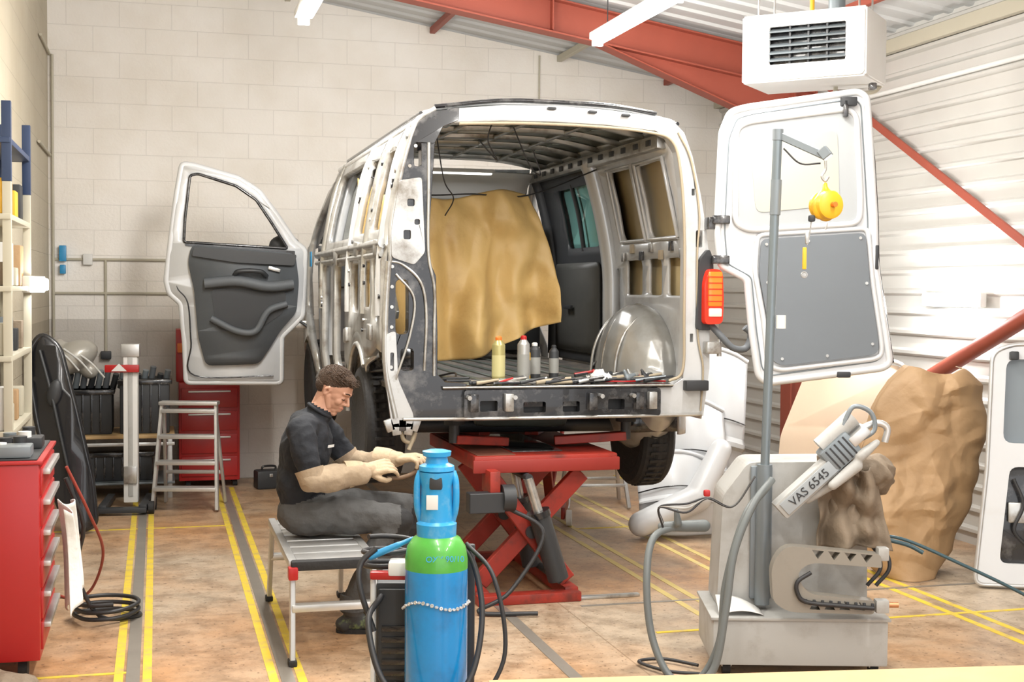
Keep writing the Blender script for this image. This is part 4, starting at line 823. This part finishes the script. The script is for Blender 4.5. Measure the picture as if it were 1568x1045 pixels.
co=rp([C(1172,905)+(.03,),C(1168,850)+(.05,),C(1188,820)+(.05,),C(1330,832)+(.02,),C(1332,852)+(.01,),C(1225,845)+(.05,),C(1205,862)+(.05,),C(1222,892)+(.05,),C(1322,902)+(.01,),C(1322,922)+(.02,),C(1195,920)+(.05,)],.03,6)
tri=[]
for i in range(4):
    a=1228+i*24
    tri.append([C(a,826+i*1.8),C(a+18,828+i*1.8),C(a+9,840+i*1.6)])
for i in range(4):
    a=1226+i*22
    tri.append([C(a,915),C(a+16,916),C(a+8,900+i*1)])
panel('c_arm',sm,BEIGE,co,tri,lambda a,b:(a,-.26,b),.07,bev=.006)
box('c_arm_tip_up',sm,LGREY,(.05,.06,.06),(.345,-.26,.58),bev=.01); box('c_arm_tip_low',sm,LGREY,(.06,.06,.06),(.345,-.26,.345),bev=.01); cyl('electrode',sm,mat('copper',(.6,.3,.15),.4,.8),(.37,-.26,.35),(.42,-.26,.35),.013)
for i in range(9): box('arm_clip_%d'%i,sm,DARK,(.012,.012,.02),(.0+.037*i,-.30,.37-.002*i),bev=.002)
tube('c_arm_cable',sm,CAB,[(.02,-.30,.50),(-.04,-.31,.46),(-.04,-.31,.41),(.0,-.31,.37),(.15,-.31,.355),(.3,-.31,.345)],.010)
def apron(u,v):
    x=.10+.34*u*(.75+.25*v)-.02; z=1.0-.40*v+.06*math.sin(u*6)*(1-v)-.06*abs(u-.5)*v
    return Vector((x,-.12-.06*math.sin(u*3.1)-.03*math.sin(u*17+v*3)-.07*noise.noise(Vector((u*4,v*4,1))),z))
grid('leather_apron',sm,LEATH,apron,40,40,.006)
blob('leather_bundle',sm,[('e',(.27,-.05,.93),(.17,.10,.07),(0,10,0),0),('e',(.36,-.02,.90),(.09,.08,.09),(0,0,0),0),('e',(.22,-.10,.72),(.09,.05,.14),(0,0,0),0)],[LEATH],.012,3,disp=.020,dscale=12)
grid('paper_sheet',sm,PAPER,lambda u,v:(-.37+.20*u,-.20+.14*v,.282+.02*math.sin(u*3)+.06*(1-u)*v),10,8,.003)
tube('power_hose_1',sm,HOSE,[(-.16,-.18,.86),(-.27,-.26,.74),(-.36,-.32,.45),(-.39,-.36,.2),(-.48,-.36,.03),(-.60,-.32,.03),(-.68,-.25,.2),(-.70,-.2,.45),(-.66,-.12,.62),(-.52,-.05,.66),(-.42,.0,.66)],.017,n=10,seg=12)
tube('power_hose_2',sm,HOSE,[(-.14,-.2,.90),(-.24,-.30,.80),(-.33,-.36,.6),(-.37,-.40,.35),(-.42,-.42,.1),(-.52,-.42,.03),(-.7,-.36,.03)],.017,n=10,seg=12)
blob('hose_connector',sm,[('c',(-.62,-.08,.66),(-.42,-.02,.655),.024,.030,0),('c',(-.55,-.1,.68),(-.56,-.1,.74),.02,.012,0)],[HOSE],.008,2)
box('red_cap',sm,REDB,(.03,.03,.03),(-.42,-.1,.82),bev=.008)
for i in range(3): tube('thin_lead_%d'%i,sm,(CAB,LGREY,CAB)[i],[(-.62,-.1,.66+.01*i),(-.64,-.14,.76),(-.52,-.16,.78-.02*i),(-.42,-.12,.80),(-.30,-.1,.76),(-.2,-.1,.9)],.005)
tube('floor_lead',sm,CAB,[(-.45,-.1,.02),(-.6,-.0,.02),(-.72,-.05,.02),(-.6,-.2,.02),(-.45,-.25,.02),(-.55,-.35,.015)],.008)
TEAL=mat('teal_hose',(.03,.07,.085),.4)
tube('air_hose',sm,TEAL,[(.33,-.02,.62),(.44,-.05,.60),(.52,-.06,.58),(.58,-.08,.55)],.010)
tube('hose_to_wall',sm,TEAL,[(.33,-.0,.61),(.50,.0,.60),(.75,-.05,.50),(1.05,-.1,.36),(1.4,-.15,.16),(1.7,-.2,.02),(2.0,-.2,.015)],.008)
for i,x in enumerate((.36,.40)): tube('loop_%d'%i,sm,CAB,[(.30,-.05,.62),(x,-.08,.56),(x+.02,-.1,.48),(x-.04,-.1,.40)],.009)
# ------------------------------------------------------------------ heater
uh=E('unit_heater',(1.64,.05,3.18),rot=(R(0),0,R(-44)))
panel('front_case',uh,PLASW,rect(-.36,.36,-.19,.19,.03),[rect(-.20,.25,-.10,.12,.01)],lambda a,b:(a,-.24,b),.02,bev=.004)
for nm,s,l in(('top',(.72,.46,.02),(0,-.01,.19)),('bottom',(.72,.46,.02),(0,-.01,-.19)),('left',(.02,.46,.38),(-.36,-.01,0)),('right',(.02,.46,.38),(.36,-.01,0)),('back',(.72,.02,.38),(0,.22,0))): box('case_'+nm,uh,PLASW,s,l,bev=.006)
bx('grille_dark',uh,BLK,-.24,.28,-.21,-.2,-.13,.14)
for i in range(5): box('louvre_%d'%i,uh,MGREY,(.45,.05,.008),(.025,-.235,-.07+i*.042),(25,0,0),bev=.001)
for i in range(3): box('fin_%d'%i,uh,DARK,(.012,.03,.22),(-.08+i*.11,-.225,.01),bev=.001)
for x in(-.3,.3):
    for y in(-.15,.15): cyl('hanger_%d_%d'%(int(x*10),int(y*100)),uh,SILV,(x,y,.19),(x,y,.72),.006,seg=6)
cyl('gas_pipe',uh,YEL,(-.05,.1,.2),(-.05,.1,.6),.014); cyl('flue',uh,MGREY,(.1,.1,.19),(.1,.1,.70),.05)
tube('yellow_pipe',uh,YEL,[(-.05,.1,.60),(.3,.3,.62),(.8,.2,.62)],.012); tube('under_pipe',uh,CREAM,[(.1,.1,-.2),(.12,.1,-.24),(.3,.15,-.24),(.34,.2,-.2)],.014)
# ------------------------------------------------------------------ right side stuff : crumpled paper draped over leaning boards
pb=E('kraft_paper_drape',(2.38,.02,0),-15)
random.seed(31)
CRE=[(random.uniform(-.5,.6),random.uniform(-.1,1.4),random.uniform(0,math.pi),random.uniform(.02,.06),.13,.42) for _ in range(24)]
CRE+=[(random.uniform(-.5,.6),random.uniform(-.1,1.4),random.uniform(0,math.pi),random.choice((-1,1))*random.uniform(.008,.026),.05,random.uniform(.10,.25)) for _ in range(110)]
def crease(x,z):
    s=0
    for (cx,cz,a,h,wd,ln) in CRE:
        if abs(x-cx)>ln+wd or abs(z-cz)>ln+wd: continue
        d=abs((x-cx)*math.sin(a)+(z-cz)*math.cos(a)); l=abs((x-cx)*math.cos(a)-(z-cz)*math.sin(a))
        s+=h*max(0,1-d/wd)*max(0,1-l/ln)
    return s
def kshape(v):
    pts=[(0,-.24,.10),(.12,-.34,.22),(.35,-.37,.33),(.6,-.34,.42),(.8,-.25,.45),(.93,-.16,.43),(1.0,-.04,.30)]
    for (a,l,r_),(b,l2,r2) in zip(pts,pts[1:]):
        if v<=b: t=(v-a)/(b-a); return l+(l2-l)*t,r_+(r2-r_)*t
    return pts[-1][1:]
def kp(u,v):
    l,rr=kshape(v); x=l+(rr-l)*u; z=1.27*v
    bow=math.sin(math.pi*u)**.6 if 0<u<1 else 0
    y=.14*v-.20*bow*(1-.35*v)-crease(x,z)*(.25+.75*bow)+.05*noise.noise(Vector((x*2.2,z*2.2,3)))
    z+=.04*noise.noise(Vector((x*5,z*5,8)))*min(1,v*5)
    return Vector((x+.04*noise.noise(Vector((z*6,u*3,1))),y,max(.003,z)))
grid('paper',pb,KRAFT,kp,120,150,.004,angle=22)
grid('paper_back_fold',pb,KRAFT,lambda u,v:kp(u,1)+Vector((0,.16*v,-.03-.25*v*v)),60,10,.004,angle=25)
grid('paper_side_fold',pb,KRAFT,lambda u,v:kp(1,u)+Vector((.03*math.sin(u*9)*v,.16*v,0)),60,8,.004,angle=25)
grid('paper_left_fold',pb,KRAFT,lambda u,v:kp(0,u)+Vector((.03*math.sin(u*9)*v,.16*v,0)),60,8,.004,angle=25)
tp=E('headliner_panel',(2.36,1.18,0),-22)
panel('board',tp,CARD,rp([(-.36,.0),(.42,.0),(.46,.45),(.50,.75),(.56,1.22),(.20,1.26),(-.10,1.22),(-.30,.72)],.05),[],lambda a,b:(a,.0+.22*b/1.2,b),.012,[('b',.4),('b',.8)])
tube('board_edge',tp,PLASW,[(.44,.045,.45),(.49,.13,.75),(.57,.21,1.21),(.20,.22,1.26),(-.10,.21,1.22)],.016)
for i in range(6):
    for j in range(7-i): cyl('perf_%d_%d'%(i,j),tp,DARK,(-.12+j*.03,.075+.22*i*.03/1.2-.012,.42+i*.03),(-.12+j*.03,.083+.22*i*.03/1.2-.012,.42+i*.03),.004,seg=6)
cyl('hole_1',tp,DARK,(-.2,.085,.50),(-.2,.092,.50),.012,seg=10)
wp=E('body_panel_stack',(1.72,1.85,0),-15)
for i,(dx,dy,h,w,t) in enumerate(((0,0,1.20,.50,8),(-.10,-.20,.85,.55,14),(-.2,-.42,.48,.58,20))):
    def f(u,v,dx=dx,dy=dy,h=h,w=w,i=i):
        x=dx-w/2+w*u+.10*v*(1 if i==0 else -.3); z=h*v+.02
        y=dy+.14*v+ .10*math.sin(v*3.14)*-1 + .03*math.sin(u*6.28+i) - (.05 if .45<v<.52 else 0)
        return Vector((x,y,z+.10*math.sin(u*3.14)*(v)))
    grid('panel_%d'%i,wp,DOORW,f,24,40,.02,angle=30)
    tube('panel_rim_%d'%i,wp,DOORW,[f(u,1) for u in(0,.25,.5,.75,1)],.018); tube('panel_seam_%d'%i,wp,BLK,[f(u,.62)-Vector((0,.015,0)) for u in(0,.25,.5,.75,1)],.005)
blob('bumper',wp,[('c',(-.50,-.55,.12),(-.1,-.50,.30),.09,.10,0),('c',(-.1,-.50,.30),(.08,-.35,.62),.10,.08,0)],[DOORW],.014,4)
sd=E('spare_van_door',(2.72,-.45,0),rot=(R(-6),0,R(-25)))
so=rp([(-.22,.02),(-.15,.7),(-.12,1.40),(.0,1.45),(.6,1.45),(.62,.02)],.06)
panel('shell',sd,DOORW,so,[rp([(-.06,.86),(.52,.86),(.52,1.36),(-.04,1.36)],.06),rp([(-.08,.15),(.25,.15),(.25,.72),(-.02,.72)],.05)],lambda a,b:(a,0,b),.05,bev=.012)
bx('inner_dark',sd,BLK,-.10,.5,.03,.05,.12,.75); tube('wire_loop',sd,CAB,[(.0,-.03,.65),(.05,-.05,.5),(.0,-.05,.35),(.08,-.04,.25)],.01); tube('shell_edge',sd,ALU,[(a,-.02,b) for a,b in so+[so[0]]],.014,straight=True)
panel('glass',sd,MGREY,rp([(-.06,.86),(.52,.86),(.52,1.36),(-.04,1.36)],.05),[],lambda a,b:(a,.03,b),.006)
tube('rod',sd,SILV,[(.1,-.03,.7),(.12,-.04,.4),(.2,-.03,.2)],.006); box('window_reg',sd,SILV,(.10,.03,.12),(.02,-.02,.45)); box('bump',sd,DARK,(.05,.05,.05),(.0,-.04,1.38))
# ------------------------------------------------------------------ under/behind van
def stool(loc,rz,w=.42,h=.45,d=.35):
    e=E('step_stool',loc,rz)
    bx('top',e,ALU,-w/2,w/2,-d/2,d/2,h-.03,h)
    for sx in(-1,1):
        for sy in(-1,1): beam('leg_%d_%d'%(sx,sy),e,ALU,(sx*w*.45,sy*d*.4,h-.03),(sx*w*.55,sy*d*.7,.01),.03,.04)
    bx('rung_f',e,ALU,-w*.5,w*.5,-d*.62,-d*.5,h*.42,h*.48); bx('rung_b',e,ALU,-w*.5,w*.5,d*.5,d*.62,h*.42,h*.48)
stool((1.27,3.0,0),-10,.45,.42)
tj=E('trolley_jack',(.72,2.45,0),-20)
bx('frame_l',tj,RED,-.14,-.11,-.3,.35,.05,.14); bx('frame_r',tj,RED,.11,.14,-.3,.35,.05,.14); beam('lift_arm',tj,RED,(0,.2,.12),(0,-.25,.42),.07,.07); cyl('saddle',tj,DARK,(0,-.25,.43),(0,-.25,.47),.06)
for s in(-1,1):
    cyl('wheel_%d'%s,tj,PLASW,(s*.17-.02,-.28,.06),(s*.17+.02,-.28,.06),.06); cyl('rear_wheel_%d'%s,tj,PLASW,(s*.12-.015,.3,.04),(s*.12+.015,.3,.04),.04)
beam('handle',tj,RED,(0,.3,.15),(.1,.7,.8),.03,.03)
# ------------------------------------------------------------------ left side
tc_=E('tool_cabinet',(0,0,0)); CY=-1.08
bx('carcass',tc_,REDB,XL+.01,-2.66,CY,-.30,.10,.97,.01); bx('worktop',tc_,REDB,XL+.01,-2.645,CY-.01,-.28,.97,.985,.004); bx('worktop_mat',tc_,DARK,XL+.03,-2.67,CY+.02,-.31,.985,.992,.002)
for i in range(6):
    z=.14+i*.137; bx('drawer_%d'%i,tc_,REDB,-2.665,-2.65,CY+.04,-.34,z,z+.125,.006); bx('handle_%d'%i,tc_,ALU,-2.652,-2.620,CY+.08,-.42,z+.09,z+.115,.005)
for i,(x,y) in enumerate(((-2.98,CY+.1),(-2.74,CY+.1),(-2.98,-.4),(-2.74,-.4))): cyl('castor_%d'%i,tc_,RUB,(x-.02,y,.05),(x+.02,y,.05),.05)
for i in range(9): cyl('item_%d'%i,tc_,(DARK,PLASW,DARK,MGREY)[i%4],(-2.92+.08*(i%3),-.98+.07*i,.992),(-2.92+.08*(i%3),-.98+.07*i,1.03+.02*(i%3)),.030)
for i in range(2): box('parts_tray_%d'%i,tc_,(MGREY,DARK)[i],(.16,.16,.05),(-2.78+.02*i,-.95+.35*i,1.018),bev=.008)
grid('rag',None,CLOTH,lambda u,v:(-2.565+.035*math.sin(u*9)+.03*v-.03*math.sin(u*22)*v*.5,-1.02+.34*u*(.7+.3*v)+.06*math.sin(v*4),.76-.48*v*(1-.15*u)+.03*math.sin(u*8)*v-.05*noise.noise(Vector((u*3,v*2,0)))),30,24,.004).name='white_rag'
blob('brown_rag',None,[('e',(-2.80,-1.28,.05),(.15,.12,.055),(0,0,20),0),('e',(-2.90,-1.22,.07),(.10,.10,.07),(0,0,0),0),('e',(-2.72,-1.36,.035),(.09,.08,.035),(0,0,0),0)],[LEATH],.012,2,disp=.010,dscale=12)
tube('cabinet_cable',None,CAB,[(-2.60,-.30,.80),(-2.52,-.25,.55),(-2.56,-.15,.3),(-2.45,-.1,.05)]+[(-2.42+.16*math.cos(a)*(1+.1*math.sin(a*3)),.02+.16*math.sin(a),.015+.004*i) for i,a in enumerate([k*.7 for k in range(26)])],.011,n=4).name='coiled_cable'
tube('air_line',None,mat('red_hose',(.30,.05,.035),.5),[(-2.60,-.25,.85),(-2.50,-.15,.60),(-2.44,.1,.35),(-2.50,.3,.12),(-2.6,.5,.012),(-2.7,.6,.012)],.008).name='air_line'
sh=E('shelf_rack')
for y in(.25,1.35):
    for x in(XL+.03,-2.92):
        bx('upright_%d_%d'%(int(y*10),int(x*100)),sh,CREAM,x-.022,x+.022,y-.02,y+.02,0,2.30,.003)
        bx('upright_top_%d_%d'%(int(y*10),int(x*100)),sh,BLUEP,x-.024,x+.024,y-.022,y+.022,2.30,2.72,.003)
for i,z in enumerate((.55,.95,1.35,1.72,2.1,2.5)): bx('shelf_%d'%i,sh,CREAM if i<5 else BLUEP,XL+.02,-2.90,.22,1.38,z,z+.03,.004)
random.seed(11)
for i in range(20):
    z=(.58,.98,1.38,1.75,2.13)[i%5]; y=.33+(i//5)*.29; h=random.uniform(.10,.24); w=random.uniform(.05,.09)
    m=(MGREY,PLASW,CREAM,LEATH,KRAFT,DARK,CREAM)[i%7]
    if z>2.1: m=(YEL,KRAFT,YEL,DARK)[i//5]
    box('stored_box_%d'%i,sh,m,(.11,w*2,h),(-2.99,y,z+h/2+.001),bev=.008)
wl=worklamp('wall_work_lamp',(-2.85,1.3,1.76),75,6,.26)
beam('lamp_bracket',wl,DARK,(0,.05,0),(0,.14,0),.03,.03)
bk=E('black_body_panel',(0,0,0))
bo=rp([(-3.03,1.30),(-2.95,1.42),(-2.83,1.32),(-2.72,.88),(-2.61,.38),(-2.58,.06),(-2.76,.005),(-2.88,.35),(-2.98,.80),(-3.03,1.12)],.06,5)
panel('shell',bk,GLOSS,bo,[],lambda a,b:(a,2.62+.10*b-.05*math.sin((a+3.03)*5),b),.07,[('b',.2),('b',.5),('b',.8),('b',1.1),('a',-2.95),('a',-2.85),('a',-2.75),('a',-2.66)])
tube('rim',bk,GLOSS,[(a,2.58+.10*b,b) for a,b in bo+[bo[0]]],.022,straight=True)
tube('crease_line',bk,DARK,[(-2.96,2.66,1.30),(-2.88,2.60,1.0),(-2.80,2.56,.62),(-2.70,2.54,.15)],.012)
blob('handle_recess',bk,[('e',(-2.86,2.61,1.0),(.05,.03,.10),(0,12,0),0)],[DARK],.008,2)
cb=E('crate_bench')
for x in(-2.92,-2.06):
    for y in(4.15,4.75): bx('leg_%d_%d'%(int(x*10),int(y*10)),cb,ALU,x-.02,x+.02,y-.02,y+.02,0,.5,.003)
bx('shelf_wood',cb,WOOD,-2.97,-2.02,4.1,4.8,.50,.53); bx('shelf_low',cb,MGREY,-2.97,-2.02,4.1,4.8,.12,.14); bx('front_bar',cb,ALU,-2.97,-2.02,4.09,4.11,.44,.47)
def crate(x0,x1,z0,z1,n):
    bx('crate_%s'%n,cb,DARK,x0,x1,4.2,4.7,z0,z1,.015); bx('crate_rim_%s'%n,cb,BLK,x0-.02,x1+.02,4.18,4.72,z1-.04,z1,.01)
    k=int((x1-x0)/.07)
    for i in range(k): bx('crate_rib_%s_%d'%(n,i),cb,BLK,x0+.03+i*.07,x0+.045+i*.07,4.185,4.2,z0+.02,z1-.04,.002)
crate(-2.93,-2.52,.53,.90,'a'); crate(-2.46,-2.06,.53,.98,'b'); crate(-2.9,-2.2,.14,.38,'c')
for i in range(14): cyl('content_%d'%i,cb,(DARK,MGREY,TRIM)[i%3],(-2.88+i*.06,4.4,.9),(-2.85+i*.06,4.35,1.02+.03*(i%3)),.025)
hl=blob('headlamp_shell',cb,[('e',(-2.84,4.35,1.16),(.22,.16,.13),(0,-25,0),0),('c',(-2.95,4.35,1.26),(-2.7,4.35,1.05),.06,.07,0)],[mat('clear_shell',(.50,.48,.43),.3,.2,.3)],.015,3)
for i in range(3): tube('headlamp_rib_%d'%i,cb,PLASW,[(-3.0+.1*i,4.22,1.27-.03*i),(-2.88+.1*i,4.185,1.18-.03*i),(-2.78+.1*i,4.21,1.06-.03*i)],.008)
ml=E('mobile_lifting_column',(-2.36,3.66,0),-5)
bx('post',ml,PLASW,-.055,.055,-.05,.05,.05,1.28,.01); bx('slot',ml,LGREY,-.018,.018,-.056,-.048,.1,1.2,.002); bx('head',ml,ALU,-.07,.07,-.06,.06,1.20,1.30); bx('carriage',ml,REDB,-.19,.07,-.09,-.05,1.08,1.14)
panel('warning_sign',ml,PLASW,rp([(-.14,1.09),(-.02,1.09),(-.08,1.15)],.005),[],lambda a,b:(a,-.095,b),.004)
for s in(-.18,.12): bx('foot_%d'%int(s*100),ml,DARK,s-.03,s+.03,-.35,.25,.03,.08)
bx('foot_cross',ml,DARK,-.28,.15,-.38,-.30,.02,.06); cyl('roller_1',ml,RUB,(.16,-.3,.05),(.20,-.3,.05),.05); cyl('roller_2',ml,RUB,(.16,-.1,.05),(.20,-.1,.05),.05); bx('carriage_plate',ml,SILV,-.05,.05,-.07,-.05,.20,.34)
ld_=E('step_ladder',(-1.93,3.50,0),-13)
for s in(-1,1):
    beam('stile_%d'%s,ld_,ALU,(s*.21,.06,.84),(s*.25,-.12,.01),.025,.06); beam('rear_stile_%d'%s,ld_,ALU,(s*.20,.08,.80),(s*.24,.30,.01),.022,.04)
for i in range(4):
    z=.18+i*.20; bx('tread_%d'%i,ld_,ALU,-.24+.01*i,.24-.01*i,-.14+.045*i,-.02+.045*i,z-.02,z+.01,.004)
bx('top_cap',ld_,ALU,-.23,.23,.0,.13,.82,.85); bx('rear_brace',ld_,ALU,-.22,.22,.22,.25,.25,.28)
rc=E('roller_cabinet',(-1.70,4.86,0))
bx('carcass',rc,REDB,-.28,.24,-.22,.24,.06,.92,.01)
for i in range(4): bx('drawer_%d'%i,rc,REDB,-.26,.22,-.235,-.22,.10+i*.2,.27+i*.2,.006); bx('drawer_handle_%d'%i,rc,ALU,-.2,.16,-.25,-.235,.235+i*.2,.25+i*.2,.003)
bx('upright_rack',rc,REDB,-.30,-.22,-.1,.2,.92,1.38); bx('rack_b',rc,DARK,-.21,-.1,-.05,.2,.92,1.30); box('orange_box',rc,ORG,(.10,.12,.08),(-.24,-.15,1.22)); box('top_tray',rc,DARK,(.40,.30,.05),(.02,0,.945))
for i in range(4): cyl('wheel_%d'%i,rc,RUB,(-.22+.4*(i%2),-.15+.3*(i//2),.03),(-.18+.4*(i%2),-.15+.3*(i//2),.03),.03)
tcz=E('tool_case',(-1.22,4.5,0),10); box('shell',tcz,DARK,(.24,.16,.16),(0,0,.08),bev=.02); tube('handle',tcz,BLK,[(-.06,0,.155),(-.05,0,.19),(.05,0,.19),(.06,0,.155)],.01); box('clasp',tcz,SILV,(.03,.01,.03),(0,-.083,.12))
wr=worklamp('wall_lamp',(XR-.10,1.0,1.70),-90,60,.7)
pl=bpy.data.lights.new('lamp_glow','POINT'); pl.energy=34; pl.shadow_soft_size=.05; po=bpy.data.objects.new('glow',pl); COL.objects.link(po); po.parent=wr; po.location=(0,-.16,.0)
# foreground plank bench
pbn=E('plank_bench',(0,-3.89,0),-8.2)
bx('plank',pbn,WOOD,-1.3,1.7,-.40,0,.645,.68,.004)
for x in(-.95,1.45):
    for s in(-1,1): beam('leg_%d_%d'%(int(x*10),s),pbn,WOOD,(x,-.2+s*.1,.645),(x,-.2+s*.18,0.02),.05,.07)
    bx('cross_%d'%int(x*10),pbn,WOOD,x-.02,x+.02,-.38,-.02,.3,.36)
il=E('interior_fill_lamp',(.0,2.35,2.60)); box('body',il,PLASW,(.5,.05,.03),(0,0,.02)); box('lens',il,mat('fill_lens',(1,.98,.94),.4,emit=3),(.46,.04,.012),(0,0,0),bev=.004)  # added fill light under the van roof, brightens the interior
l=bpy.data.lights.new('interior_fill','AREA'); l.shape='RECTANGLE'; l.size=.46; l.size_y=.04; l.energy=16; o=bpy.data.objects.new('lamp',l); COL.objects.link(o); o.parent=il; o.location=(0,0,-.02)
bpy.data.scenes.remove(WORK)
# ------------------------------------------------------------------ world / camera
w=bpy.data.worlds.new('w'); scene.world=w; w.use_nodes=True
bg=w.node_tree.nodes['Background']; bg.inputs[0].default_value=(.95,.97,1,1); bg.inputs[1].default_value=2.2
cd=bpy.data.cameras.new('camera'); cam=bpy.data.objects.new('camera',cd); COL.objects.link(cam); scene.camera=cam
cd.sensor_width=36; cd.lens=46.6; cd.clip_end=100
cam.location=(-2.16,-7.19,1.75)
yaw=R(-15); pit=R(-2.23)
M=Matrix.Rotation(yaw,4,'Z')@Matrix.Rotation(R(90)+pit,4,'X')@Matrix.Rotation(R(.4),4,'Z')
cam.rotation_euler=M.to_euler()
try:
    scene.view_settings.view_transform='Standard'; scene.view_settings.look='None'; scene.view_settings.exposure=.15
except Exception as ex: print(ex)
